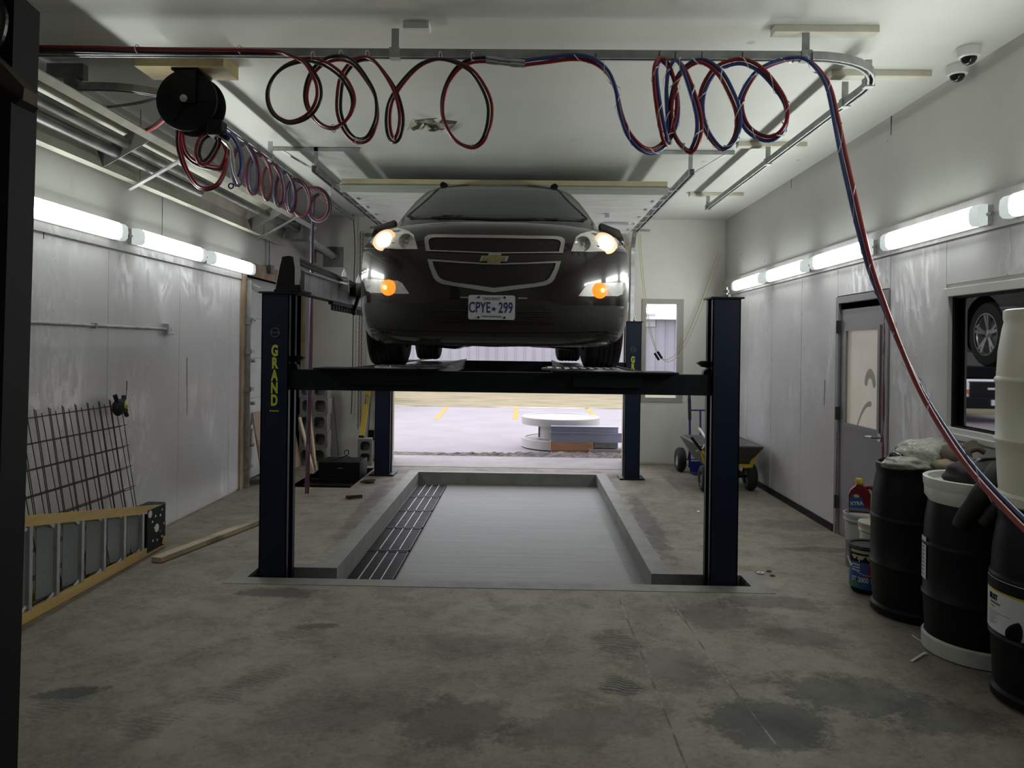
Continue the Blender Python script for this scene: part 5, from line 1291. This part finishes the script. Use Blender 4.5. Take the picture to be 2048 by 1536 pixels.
# ================================================================ back-left corner
bx = at(638, 950, 9.5)
t = thing('sump_box', 'black steel box standing in the square floor pit, with a wire sling on top', 'box', (-2.36, 9.7, -.95))
m = MB(); m.box(-2.61, -2.08, 9.5, 9.95, -.949, .20); m.build('box', 'black', t, bevel=.006)
m = MB(); m.box(-2.70, -2.07, 9.0, 9.5, -.06, -.04); m.box(-2.68, -2.10, 9.04, 9.10, -.04, -.01); m.box(-2.68, -2.10, 9.4, 9.46, -.04, .0); m.build('ledge_plate', 'black', t)
m = MB(); m.box(-2.36, -2.30, 9.494, 9.499, .12, .127); m.build('latch', 'zinc', t)
a, b_, c_, d_, e1 = at(660, 919, 9.6), at(690, 912, 9.6), at(697, 903, 9.6), at(693, 899, 9.6), at(689, 904, 9.6)
m = MB(); m.tube(smooth_path([at(655, 922, 9.6), at(680, 916, 9.6), at(695, 910, 9.6), at(697, 902, 9.6), at(693, 900, 9.6), at(689, 904, 9.6), at(694, 912, 9.6), at(712, 919, 9.6)], 5), .007, 7); m.build('wire_sling', 'blackhose', t)
def cinder(loc, label, rotstand=False, grp='cinder blocks in the corner'):
    t = thing('cinder_block', label, 'block', loc, grp)
    return t
def block_bm(w, h, d):                                 # two-core block, cores facing the camera (open along Y)
    m = MB(); t_ = .034; x = [-w / 2, -w / 2 + t_, -t_ / 2, t_ / 2, w / 2 - t_, w / 2]
    m.box(x[0], x[5], 0, d, 0, t_); m.box(x[0], x[5], 0, d, h - t_, h)
    for a_, b2 in ((0, 1), (2, 3), (4, 5)): m.box(x[a_], x[b2], 0, d, t_, h - t_)
    for xc in ((x[1] + x[2]) / 2, (x[3] + x[4]) / 2):
        hw_ = (x[2] - x[1]) / 2
        for sx_ in (-1, 1):
            for zc_, sz in ((t_, 1), (h - t_, -1)): m.prism([(xc + sx_ * hw_, zc_), (xc + sx_ * (hw_ - .03), zc_), (xc + sx_ * hw_, zc_ + sz * .03)], 'y', .001, d - .001)
    m.box(x[1], x[4], d * .75, d * .8, t_, h - t_)
    return m
b0 = block_bm(.40, .232, .2).build('cinder_block', 'concretoblock' if 0 else 'concreteblock', None, local=True)
lv = ['bottom', 'second from the bottom', 'third from the bottom', 'fourth from the bottom', 'top']
bc = at(632, 905, 10.6)
for i in range(5):
    o = b0 if i == 0 else b0.copy()
    if i: COL.objects.link(o)
    o.location = (bc.x - .03 + (.012 if i % 2 else 0), 10.52, .003 + .2345 * i); o.rotation_euler = (0, 0, .03 * (i % 3 - 1))
    tag(o, f'grey cinder block, {lv[i]} one of the stack in the back left corner', 'block', 'stacked cinder blocks')
s0 = at(731, 934, 10.55)
m = block_bm(.37, .20, .19); m.xf(Matrix.Translation((0, 0, .185)) @ Matrix.Rotation(R(90), 4, 'Y') @ Matrix.Translation((0, 0, -.10)))
o = m.build('cinder_block', 'concreteblock', None, local=True); o.location = (s0.x, 10.5, .003); o.rotation_euler = (0, 0, R(10)); zt_ = .372
tag(o, 'pale cinder block standing upright alone beside the rear left lift post', 'block')
# yellow level standing on the upright block
p, q_ = at(722, 876, 10.58), at(732, 775, 10.75)
t = thing('spirit_level', 'yellow spirit level standing on the upright cinder block, leaning on the wall', 'level', (p.x, 10.58, zt_ + .005))
dirv = Vector((q_.x - p.x, .46, q_.z - p.z + .16)); P0 = Vector((p.x, 10.6, zt_ + .012))
m = MB(); dn = dirv.normalized()
def lv_pt(s_): return P0 + dirv * s_
for a_, b2 in ((.02, .52), (.66, .98)): m.bar(lv_pt(a_), lv_pt(b2), .07, .022, (0, 1, 0))
sd = dn.cross(Vector((0, 1, 0))).normalized() * .028
for s2 in (-1, 1): m.bar(lv_pt(.50) + sd * s2, lv_pt(.68) + sd * s2, .014, .022, (0, 1, 0))
m.build('rail', 'yellow', t)
m = MB(); m.bar(lv_pt(0), lv_pt(.025), .072, .028, (0, 1, 0)); m.bar(lv_pt(.975), lv_pt(1), .072, .028, (0, 1, 0)); m.build('end_cap', 'blackplastic', t)
m = MB(); c4 = [lv_pt(.52) - sd * .75, lv_pt(.66) - sd * .75, lv_pt(.66) + sd * .75, lv_pt(.52) + sd * .75]; m.tube(c4, .008, 6, True); m.build('grip', 'blackplastic', t)
m = MB(); c_ = lv_pt(.93); m.lathe([(.014, -.014), (.022, -.014), (.022, .004), (.014, .004)], tuple(c_), 18, 'y', True); m.build('vial', 'blackplastic', t)
# hoist chains and cords on the back wall
def chain(name, x, y, z0, z1, label, r=.009, cat='chain'):
    m = MB(); z = z0; k = 0
    while z < z1:
        pts = [Vector((x + (.011 * math.cos(a) if k % 2 else 0), y + (0 if k % 2 else .011 * math.cos(a)), z + .022 * math.sin(a))) for a in [6.283 * i / 8 for i in range(8)]]
        m.tube(pts, .0042, 5, True); z += .034; k += 1
    return tag(m.build(name, mat('rusty_chain', (.14, .09, .065), .6, .4) if 'rusty_chain' not in bpy.data.materials else bpy.data.materials['rusty_chain']), label, cat, 'door hoist chains')
c1 = at(716, 855, 10.95); c2 = at(715, 480, 10.95)
chain('hoist_chain', c1.x, 10.95, c1.z, 3.36, 'rusty door chain hanging left of the SUV, the left strand')
chain('hoist_chain', c1.x + .035, 10.95, c1.z + .03, 3.36, 'rusty door chain hanging left of the SUV, the right strand')
m = MB(); m.tube(smooth_path([at(685, 392, 10.5), at(687, 402, 10.6), at(682, 412, 10.7), at(690, 420, 10.8), at(704, 425, 10.9), at(707, 440, 10.95), at(710, 500, 11.0), at(708, 560, 11.0), at(704, 790, 11.0), at(702, 828, 11.0)], 5), .007, 6)
tag(m.build('black_cable', 'blackhose'), 'thin black cable dropping down the back wall left of the SUV', 'cable')
for (a_, b2, l) in (((667, 795), (677, 912), 'thin pale rod leaning on the back wall beside the cinder block stack'), ((740, 785), (735, 890), 'thin grey conduit on the back wall beside the yellow level')):
    p, q_ = at(*a_, 11.07), at(*b2, 11.02 if 'rod' in l else 11.07); q_.z = max(q_.z, .01); m = MB(); m.cyl(p, q_, .009, 8); tag(m.build('thin_rod', 'galv'), l, 'rod')
p = at(742, 870, 11.05); m = MB(); m.box(p.x - .035, p.x + .035, 11.03, 11.098, p.z - .06, p.z + .07); m.tube(smooth_path([p + Vector((.0, -.02, -.04)), p + Vector((.07, -.04, -.06)), p + Vector((.14, -.03, -.02))], 4), .008, 6); tag(m.build('outlet_box', 'black'), 'small black outlet box with a plug on the back wall behind the rear left post', 'electrical box')
p = at(738, 470, YB); m = MB(); m.lathe([(0, -.004), (.07, -.004), (.07, 0)], (0, 0, 0), 28, 'y'); m.xf(Matrix.Translation((p.x, YB - .003, p.z)) @ Matrix.Diagonal((1, 1, .45, 1))); tag(m.build('oval_badge', 'dullgrey'), 'grey oval badge on the back wall beside the left headlight', 'badge')
# yellow pull cords at the window
t = thing('pull_cord', 'thin yellowish cords with two black grips drooping across the back window', 'cord', at(1315, 715, 10.95))
for k, dx in enumerate((0, .03)):
    pts = [at(u + dx * 130, v + (4 * k), 10.95) for u, v in ((1276, 462), (1282, 540), (1290, 610), (1300, 665), (1313, 703), (1328, 719), (1345, 714), (1365, 690), (1388, 640), (1415, 570), (1437, 503))]
    m = MB(); m.tube(smooth_path(pts, 5), .0045, 5); m.build('cord', mat('yellowish_cord', (.55, .46, .24), .6) if k == 0 else bpy.data.materials['yellowish_cord'], t)
for u, v in ((1313, 713), (1319, 710)):
    m = MB(); m.cyl(at(u - 4, v - 7, 10.94), at(u + 5, v + 7, 10.94), .018, 10); m.build('grip', 'blackplastic', t, smooth=50)

# ================================================================ hand truck and dump cart
HY = 10.35
t = thing('hand_truck', 'bright blue hand truck with a pneumatic wheel by the back wall', 'hand truck', (2.45, HY, 0))
def hx(u): return at(u, 850, HY).x
xl_, xr_ = hx(1380), hx(1380) + .46
m = MB()
for x, s_ in ((xl_, -1), (xr_, 1)):
    m.tube(smooth_path([(x, HY - .02, .07), (x, HY, .5), (x, HY + .06, 1.0)], 3), .017, 10)
m.build('frame_tube', 'trolleyblue', t, smooth=50)
for x, s_ in ((xl_, 1), (xr_, -1)):
    m = MB(); m.tube(smooth_path([(x, HY + .02, .72), (x, HY + .06, .98), (x + s_ * .0, HY + .07, 1.02)], 3), .023, 10); m.build('rubber_sleeve', 'rubber', t, smooth=50)
m = MB(); m.tube(smooth_path([(xl_, HY + .06, 1.0), (xl_ - .01, HY + .03, 1.08), (xl_ - .02, HY - .02, 1.13)], 4), .019, 10); m.tube(smooth_path([(xr_, HY + .06, 1.0), (xr_ + .01, HY + .03, 1.08), (xr_ + .02, HY - .02, 1.13)], 4), .019, 10); m.build('handle', 'trolleyblue', t, smooth=50)
m = MB(); m.bar((xl_, HY + .03, .855), (xr_, HY + .03, .855), .03, .02); m.bar((xl_, HY - .01, .35), (xr_, HY - .01, .35), .03, .02)
for k in (1, 2): m.cyl((xl_ + .145 * k, HY - .01, .35), (xl_ + .145 * k, HY + .03, .855), .014, 8)
m.build('cross_bar', 'trolleyblue', t)
m = MB(); m.box(xl_ + .0, xr_, HY - .24, HY - .02, .012, .02); m.box(xl_ + .0, xr_, HY - .035, HY - .02, .012, .16); m.build('toe_plate', 'trolleyblue', t)
def wheel(x, y, r, w, parent, rim='alum', nm='wheel'):
    m = MB(); pr = [(r * .55, 0), (r * .8, -.004), (r * .95, w * .12), (r, w * .3), (r * .97, w * .36), (r, w * .42), (r, w * .58), (r * .97, w * .64), (r, w * .7), (r * .95, w * .88), (r * .8, w + .004), (r * .55, w)]
    m.lathe(pr, (x - w / 2, y, r + .003), 36, 'x', True); o = m.build(nm, 'rubber', parent, smooth=40)
    m = MB(); m.lathe([(0, w * .15), (r * .25, w * .1), (r * .3, w * .25), (r * .5, w * .22), (r * .56, w * .02), (r * .56, w * .98), (r * .5, w * .78), (r * .3, w * .75), (r * .25, w * .9), (0, w * .85)], (x - w / 2, y, r + .003), 28, 'x'); m.build('rim', rim, o, smooth=35)
    return o
wheel(xl_ - .11, HY + .08, .165, .11, t); wheel(xr_ + .11, HY + .08, .165, .11, t)
m = MB(); m.cyl((xl_ - .1, HY + .08, .168), (xr_ + .1, HY + .08, .168), .01, 8); m.bar((xl_, HY + .08, .168), (xl_, HY, .3), .02, .02); m.bar((xr_, HY + .08, .168), (xr_, HY, .3), .02, .02); m.build('axle', 'trolleyblue', t)
t = thing('dump_cart', 'yellow and grey two-wheel dump cart with a poly tray by the right wall', 'cart', (2.45, 9.3, 0))
def tray(z0, z1):
    m = MB(); b_ = [(2.20, 9.05), (2.66, 9.05), (2.66, 9.75), (2.20, 9.75)]; tp_ = [(2.06, 8.86), (2.82, 8.86), (2.82, 9.95), (2.06, 9.95)]; ti = [(2.10, 8.90), (2.78, 8.90), (2.78, 9.91), (2.10, 9.91)]; bi = [(2.22, 9.07), (2.64, 9.07), (2.64, 9.73), (2.22, 9.73)]
    Rg = [[m.v((x, y, z)) for x, y in L] for L, z in ((b_, z0), (tp_, z1 - .02), (tp_, z1), (ti, z1), (bi, z0 + .02))]
    m.f(Rg[0][::-1]); m.f(Rg[4])
    for A, B in zip(Rg, Rg[1:]):
        for i in range(4): m.f([A[i], A[(i + 1) % 4], B[(i + 1) % 4], B[i]])
    return m
tray(.29, .565).build('tray', 'poly', t, bevel=.006)
wheel(2.165, 9.0, .155, .10, t, 'dullgrey'); wheel(2.74, 9.12, .165, .11, t, 'dullgrey')
wheel(2.52, 9.62, .09, .05, t, 'yellow', 'caster')
m = MB(); m.bar((2.2, 9.02, .16), (2.7, 9.12, .17), .03, .03); m.bar((2.22, 9.03, .17), (2.24, 9.06, .29), .03, .03); m.build('axle', 'black', t)
m = MB(); m.strip([(2.48, 9.00, .29), (2.735, 9.00, .29), (2.765, 8.93, .48), (2.50, 8.93, .48)], [(2.52, 9.00, .33), (2.70, 9.00, .33), (2.715, 8.97, .40), (2.53, 8.97, .40)], (0, .02, 0))
m.bar((2.66, 9.0, .30), (2.66, 9.6, .26), .03, .03); m.bar((2.50, 9.0, .30), (2.52, 9.6, .2), .03, .03); m.build('frame', 'yellow', t)
hA, hB = at(1402, 900, 8.75), at(1384, 876, 8.6)
m = MB(); m.tube(smooth_path([(2.25, 9.0, .22), at(1420, 925, 8.85), hA], 4), .015, 8); m.tube([(2.20, 8.98, .2), at(1408, 925, 8.85), hA], .012, 8); m.build('draw_bar', 'yellow', t, smooth=50)
m = MB(); m.tube([hA, hA.lerp(hB, .5), hB], .017, 10); m.build('grip', 'black', t, smooth=50)
m = MB(); m.tube(smooth_path([hA + Vector((-.06, 0, -.02)), hA + Vector((.02, 0, .02)), hA + Vector((.05, .02, .06)), hA + Vector((.14, .05, .05))], 3), .010, 8); m.build('release_lever', 'alum', t, smooth=50)
m = MB(); m.bar(at(1398, 856, 9.6), at(1420, 890, 9.3), .025, .02); m.build('strut', 'alum', t)

# ================================================================ drums, pails and litter by the right wall
DP = [(0, 0), (.262, 0), (.285, .012), (.288, .05), (.272, .066), (.276, .10), (.283, .22), (.288, .295), (.296, .305), (.297, .318), (.289, .33), (.290, .45), (.290, .585), (.297, .597), (.296, .61), (.288, .62), (.282, .74), (.266, .85), (.258, .885), (.262, .90), (.262, .94), (.250, .946), (.240, .925), (0, .918)]
def drum(x, y, z, m_, label, h=1.0):
    t = thing('plastic_drum', label, 'drum', (x, y, z), 'plastic drums by the right wall')
    m = MB(); m.lathe([(r, z + k * h + .002) for r, k in DP], (x, y, 0), 56); m.build('shell', m_, t, smooth=35)
    return t
d1 = drum(2.585, 4.93, 0, 'blackplastic', 'black plastic drum with a crumpled clear bag on its lid', 1.03)
d2_ = drum(2.60, 4.30, 0, 'blackplastic', 'black plastic drum with a white collar and white base band', 1.0)
d3_ = drum(2.61, 3.68, 0, 'blackplastic', 'black plastic drum with a rust product label, carrying the white drum', 1.0)
d4_ = drum(2.625, 3.68, .95, 'cream', 'cream white plastic drum stacked on the labelled black drum', 1.02)
m = MB(); m.lathe([(.20, .93), (.285, .925), (.292, .94), (.295, .985), (.288, .99), (.27, .985), (.262, .95), (.20, .94)], (2.60, 4.30, 0), 56, 'z', True); m.lathe([(.266, .85), (.286, .88), (.287, .925), (.262, .93)], (2.60, 4.30, 0), 56); m.build('collar', 'whiteplastic', d2_, smooth=40)
m = MB(); m.lathe([(.262, .0), (.291, .006), (.293, .085), (.280, .095)], (2.60, 4.30, .001), 56); m.build('base_band', mat('scuffed_white_band', (.52, .52, .49), .5, 0, (.32, .31, .28), 5, (.45, .7)), d2_, smooth=40)
def arc_label(cx, cy, r, a0, a1, z0, z1, n=14):
    m = MB(); V = [[], []]
    for i in range(n + 1):
        a = a0 + (a1 - a0) * i / n
        for k, z in enumerate((z0, z1)): V[k].append((cx + r * math.sin(a), cy - r * math.cos(a), z))
    for i in range(n):
        q_ = [V[0][i], V[0][i + 1], V[1][i + 1], V[1][i]]
        f1 = [m.v(p) for p in q_]; m.f(f1)
    bmesh.ops.remove_doubles(m.bm, verts=m.bm.verts, dist=1e-5)
    return m
def camang(x, y): return math.atan2(-x, y)             # angle of a drum's side that faces the camera (0 = towards -Y)
def arc_text(s, size, nm, mm, parent, cx, cy, r, a, z, **k):
    M4 = Matrix.Translation((cx, cy, z)) @ Matrix.Rotation(a, 4, 'Z') @ Matrix.Rotation(R(90), 4, 'X') @ Matrix.Translation((0, 0, r))
    return text(s, size, nm, mm, parent, M4, .0012, bend=r, **k)
ca = camang(2.61, 3.68)
lb = arc_label(2.61, 3.68, .2985, ca - 1.42, ca + .9, .345, .60).build('product_label', 'labelwhite', d3_, smooth=60)
arc_label(2.61, 3.68, .2995, ca - 1.38, ca + .9, .545, .597).build('label_band', 'black', lb, smooth=60)
arc_label(2.61, 3.68, .2992, ca - 1.38, ca + .9, .535, .545).build('label_stripe', 'yellow', lb, smooth=60)
arc_text('RUST', .038, 'label_text', 'black', lb, 2.61, 3.68, .299, ca - 1.10, .505, bold=.001, sx=.85)
arc_text('PROTECTION', .014, 'label_text', 'labelgrey', lb, 2.61, 3.68, .299, ca - 1.05, .478)
arc_text('SPRAY', .016, 'label_text', 'lettering', lb, 2.61, 3.68, .299, ca - 1.13, .46)
for k in range(7):
    arc_label(2.61, 3.68, .2992, ca - 1.24, ca - 1.24 + (.55 if k == 0 else [.30, .22, .27, .18, .25, .15][k - 1]), .435 - k * .010, .438 - k * .010, 4).build('fine_print', 'labelgrey', lb)
lump((2.61 + .293 * math.sin(ca - .55), 3.68 - .293 * math.cos(ca - .55), .385), .05, 3, (1.3, .35, .9), .1).build('label_picture', 'black', lb, smooth=60)
ca2 = camang(2.60, 4.30)
lb = arc_label(2.60, 4.30, .2945, ca2 - 1.42, ca2 - 1.12, .40, .64, 6).build('side_label', 'labelwhite', d2_, smooth=60)
for k in range(9): arc_label(2.60, 4.30, .2955, ca2 - 1.36, ca2 - 1.20, .42 + k * .022, .43 + k * .022, 2).build('fine_print', 'labelgrey', lb)
# rubbish on the drums
t = thing('plastic_bag', 'crumpled clear plastic bag lying on the first black drum', 'bag', (2.52, 4.85, .95))
lump((2.60, 4.88, 1.04), .15, 21, (1.15, 1, .62), .42, 4, 3.5).build('bag', 'bag', t, smooth=70)
lump((2.44, 4.80, .99), .09, 27, (1.5, 1, .45), .5, 4, 4).build('loose_end', 'bag', t, smooth=70)
o = lump((2.40, 4.86, 1.0), .055, 31, (1, 1, 1), .4, 3, 4).build('black_bag_knot', mat('shiny_black_film', (.012, .012, .014), .15), None, smooth=70); tag(o, 'small knot of shiny black film at the left rim of the first drum', 'bag')
t = thing('leather_glove', 'worn brown work gloves heaped between the clear bag and the second drum', 'glove', (2.72, 4.72, .97))
lump((2.70, 4.76, 1.05), .085, 41, (1.2, 1, .8), .35, 3, 3).build('palm', 'brownleather', t, smooth=60)
lump((2.62, 4.70, .995), .06, 43, (1.2, .9, .6), .35, 3, 3).build('cuff', mat('tan_leather_cuff', (.30, .25, .17), .7), t, smooth=60)
for k in range(4):
    m = MB(); m.tube(smooth_path([(2.76, 4.74 + .02 * k, 1.07), (2.82, 4.72 + .025 * k, 1.10 + .008 * k), (2.86, 4.70 + .03 * k, 1.08 + .016 * k)], 4), [.018] * 9, 8); m.build('finger', 'brownleather', t, smooth=60)
t = thing('black_jacket', 'black cloth jacket stuffed into the white-collared drum with a sleeve hanging out', 'clothing', (2.60, 4.3, .93))
lump((2.66, 4.33, 1.0), .2, 51, (1.05, 1.0, .42), .3, 4, 2.6).build('bundle', 'cloth', t, smooth=60)
a_ = at(1920, 960, 4.1)
m = MB(); m.tube(smooth_path([(2.60, 4.16, 1.06), (2.52, 4.06, 1.03), (2.455, 4.035, .965), (2.41, 4.04, .89), (2.37, 4.06, .82), (2.345, 4.075, .76)], 4), [.05, .052, .055, .056, .056, .056, .055, .054, .054, .053, .052, .051, .05, .048, .047, .046, .045, .043, .041, .038, .034], 10)
m.build('sleeve', 'cloth', t, smooth=60)
m = MB(); m.tube(smooth_path([(2.64, 4.2, 1.06), (2.60, 4.05, 1.02), (2.53, 3.985, .95), (2.47, 3.985, .86), (2.43, 4.0, .79)], 4), [.04] * 10 + [.036] * 7, 10); m.build('second_sleeve', 'cloth', t, smooth=60)
m = MB(); m.tube(smooth_path([(2.50, 4.20, 1.0), (2.46, 4.14, 1.02), (2.5, 4.06, .995), (2.6, 4.04, .99)], 5), .006, 6); m.build('drawstring', 'dullgrey', t)
m = MB(); m.prism([(2.52, 1.03), (2.60, 1.10), (2.80, 1.11), (2.86, 1.12), (2.86, 1.03), (2.6, 1.0)], 'y', 4.30, 4.34); m.build('collar_flap', mat('black_vinyl', (.012, .012, .014), .25), t, bevel=.01)
# pails
def pail(x, y, r0, r1, h, m_, name, label, lid=None):
    t = thing(name, label, 'pail', (x, y, 0))
    m = MB(); m.lathe([(0, .003), (r0 - .006, .003), (r0, .012), (r1 - .004, h - .06), (r1 + .006, h - .055), (r1 + .006, h - .045), (r1, h - .04), (r1 + .002, h - .02), (r1 + .008, h - .018), (r1 + .008, h), (r1 - .004, h), (r1 - .008, h - .03), (0, h - .03)], (x, y, 0), 48); m.build('bucket', m_, t, smooth=35)
    return t
def translucent():
    t = NT('translucent_pail_plastic'); z = t.new('ShaderNodeSeparateXYZ'); tc = t.new('ShaderNodeTexCoord'); t.l.new(tc.outputs['Object'], z.inputs[0])
    t.set(Base_Color=t.mix(t.ramp(z.outputs[2], .212, .206), (.50, .50, .50), (.20, .20, .24)), Roughness=.35); return t.m
p1_ = pail(2.705, 5.98, .135, .15, .42, translucent(), 'white_pail', 'translucent white pail holding dark liquid, with the red jug on top')
p2_ = pail(2.665, 5.62, .135, .15, .42, 'cream', 'lidded_pail', 'cream lidded pail behind the blue-labelled paint pail')
m = MB(); m.lathe([(0, .432), (.14, .432), (.158, .428), (.16, .40), (.154, .40)], (2.665, 5.62, 0), 48); m.build('lid', mat('grimy_cream_lid', (.46, .44, .36), .5, 0, (.34, .32, .26), 6), p2_, smooth=40)
for p_, x, y, z in ((p1_, 2.705, 5.98, .36), (p2_, 2.665, 5.62, .37)):
    m = MB(); m.tube(smooth_path([(x - .155, y - .02, z), (x - .12, y - .13, z + .0), (x - .02, y - .17, z + .05), (x + .1, y - .14, z + .08), (x + .14, y - .09, z + .08)], 5), .003, 6); m.build('wire_handle', 'rust', p_)
px0, py0 = 2.455, 5.36
p3_ = pail(px0, py0, .115, .128, .33, 'black', 'paint_pail', 'black paint pail with blue and magenta label and cream drips')
ca3 = camang(px0, py0)
def plab(nm, mm, a0, a1, z0, z1, par, r=.1262): return arc_label(px0, py0, r, ca3 + a0, ca3 + a1, z0, z1).build(nm, mm, par, smooth=60)
lb = plab('label', 'labelblue', -1.5, 1.5, .04, .225, p3_)
plab('label_panel', 'labelred', -.05, 1.3, .125, .222, lb, .1270); plab('label_patch', 'labelgreen', -1.2, -.55, .045, .085, lb, .1270)
for k in range(3): plab('label_mark', 'labelwhite', -.95, -.45, .16 + .02 * k, .17 + .02 * k, lb, .1272)
for k in range(3): plab('fine_print', 'labelwhite', .1, .8 - .15 * k, .17 + .013 * k, .173 + .013 * k, lb, .1276)
arc_text('ST 2000 S', .046, 'label_text', 'labelwhite', lb, px0, py0, .1285, ca3 - .35, .103, bold=.001, sx=.8)
m = MB(); m.lathe([(0, .325), (.115, .325), (.118, .335), (.137, .338), (.139, .318), (.132, .314)], (px0, py0, 0), 48); m.build('lid', mat('dusty_black_lid', (.018, .018, .019), .5, 0, (.10, .10, .095), 9, (.5, .75)), p3_, smooth=40)
m = MB(); rnd = random.Random(4); n = 24
for i in range(n):
    a0_, a1_ = ca3 - 1.0 + 1.7 * i / n, ca3 - 1.0 + 1.7 * (i + 1) / n; dr = .035 + .03 * abs(math.sin(i * .55)) + (.025 if i in (6, 7, 15, 16) else 0)
    r_ = .1305; q_ = [(px0 + r_ * math.sin(a), py0 - r_ * math.cos(a), z) for a, z in ((a0_, .308), (a1_, .308), (a1_, .308 - dr), (a0_, .308 - dr))]
    m.f([m.v(p) for p in q_])
bmesh.ops.remove_doubles(m.bm, verts=m.bm.verts, dist=1e-5); m.build('paint_drip', mat('dried_cream_paint', (.50, .46, .30), .6), p3_)
m = MB(); A = [Vector((px0 + .135 * math.sin(ca3 + a), py0 - .135 * math.cos(ca3 + a), .27 - .13 * math.sin((a + 1.55) / 3.1 * math.pi) * 1.0)) for a in [-1.55 + 3.1 * k / 14 for k in range(15)]]; m.tube(A, .0028, 6); m.build('wire_handle', 'alum', p3_)
m = MB(); m.tube(A[1:4], .008, 8); m.build('grip', 'whiteplastic', p3_)
# red jug
jx, jy, jz = 2.665, 5.97, .424
jt = thing('jug', 'dark red jug with yellow cap standing on the white pail', 'jug', (jx, jy, jz))
cj = camang(jx, jy)
def J(m): return m.xf(Matrix.Translation((jx, jy, jz)) @ Matrix.Rotation(cj, 4, 'Z'))
m = MB(); prof = [(-.085, .004), (.07, .004), (.07, .03), (.072, .15), (.055, .185), (.02, .215), (.012, .232), (-.032, .232), (-.04, .215), (-.075, .18), (-.088, .14)]
m.prism(prof, 'y', -.045, .045); J(m).build('body', 'jugred', jt, smooth=40, bevel=.012)
m = MB(); m.tube(smooth_path([(.03, 0, .2), (.075, 0, .205), (.098, 0, .16), (.098, 0, .08), (.088, 0, .03), (.06, 0, .02)], 5), .016, 10); J(m).build('handle', 'jugred', jt, smooth=60)
m = MB(); m.lathe([(0, .270), (.022, .270), (.026, .264), (.027, .232), (.0, .232)], (-.012, 0, 0), 24); J(m).build('cap', 'yellow', jt, smooth=40)
m = MB(); m.prism([(-.08, .02), (.03, .02), (.03, .05), (.01, .12), (-.02, .155), (-.06, .15), (-.08, .10)], 'y', -.0475, -.044); lb = J(m).build('label', 'labelblue', jt)
Mj = Matrix.Translation((jx, jy, jz)) @ Matrix.Rotation(cj, 4, 'Z')
text('XTRA', .040, 'label_text', 'labelwhite', lb, Mj @ face_cam((-.028, -.0485, .078)) @ Matrix.Rotation(R(8), 4, 'Z'), .001, bold=.001, sx=.9)
m = MB(); m.ball((-.03, -.047, .135), .018, 12, (1.2, .15, .7)); J(m).build('label_flash', 'yellow', lb)
m = MB(); m.prism([(-.08, .02), (.06, .02), (.06, .045), (-.08, .045)], 'y', -.0485, -.044); J(m).build('label_band', 'labelgrey', lb)
# litter on the floor
def litter(name, pts, r, m_, label, cat='litter', flat=.5):
    m = MB(); m.tube(smooth_path([on_floor(u, v) + Vector((0, 0, .004)) for u, v in pts], 4), r, 6); return tag(m.build(name, m_, smooth=50), label, cat)
litter('cable_tie', [(1824, 1271), (1838, 1281), (1858, 1287), (1876, 1290)], .003, 'whiteplastic', 'white cable tie on the floor in front of the white-banded drum')
p, q_ = on_floor(1823, 1325), on_floor(1848, 1311); m = MB(); m.bar(p + Vector((0, 0, .006)), q_ + Vector((0, 0, .012)), .014, .006); m.bar(q_ + Vector((0, 0, .008)), q_ + Vector((.02, .015, .008)), .02, .008); tag(m.build('torn_wrapper', 'whiteplastic'), 'small torn white wrapper on the floor near the drums', 'litter')
c_ = on_floor(1521, 1147); m = MB(); m.lathe([(.012, .003), (.028, .003), (.028, .008), (.012, .008)], tuple(c_), 20, 'z', True); tag(m.build('washer', 'zinc'), 'shiny steel washer on the floor beside the right front lift post', 'washer')
for (u, v, l) in ((1538, 1143, 'small dark washer lying just behind the shiny one'), (1545, 1152, 'small dark washer lying right of the shiny one')):
    c_ = on_floor(u, v); m = MB(); m.lathe([(.008, .002), (.02, .002), (.02, .006), (.008, .006)], tuple(c_), 16, 'z', True); tag(m.build('washer', 'rust'), l, 'washer')
for (u, v, n, l) in ((708, 997, 7, 'small heap of black chain on the slab left of the bay, the nearer one'), (739, 966, 7, 'small heap of black chain on the slab near the rear left post')):
    c_ = on_floor(u, v); rnd = random.Random(u); m = MB()
    pts = [c_ + Vector((rnd.uniform(-.10, .10), rnd.uniform(-.07, .07), .014 + .008 * (k % 3))) for k in range(14)]; m.tube(smooth_path(pts, 3), .011, 6); tag(m.build('chain_heap', 'rust'), l, 'chain')
for (u, v) in ((1397, 1024),): 
    c_ = on_floor(u, v); m = MB(); m.ball(c_ + Vector((0, 0, .006)), .03, 8, (.5, 1.3, .2)); tag(m.build('paper_scrap', 'whiteplastic'), 'small white paper scrap on the slab right of the bay', 'litter')
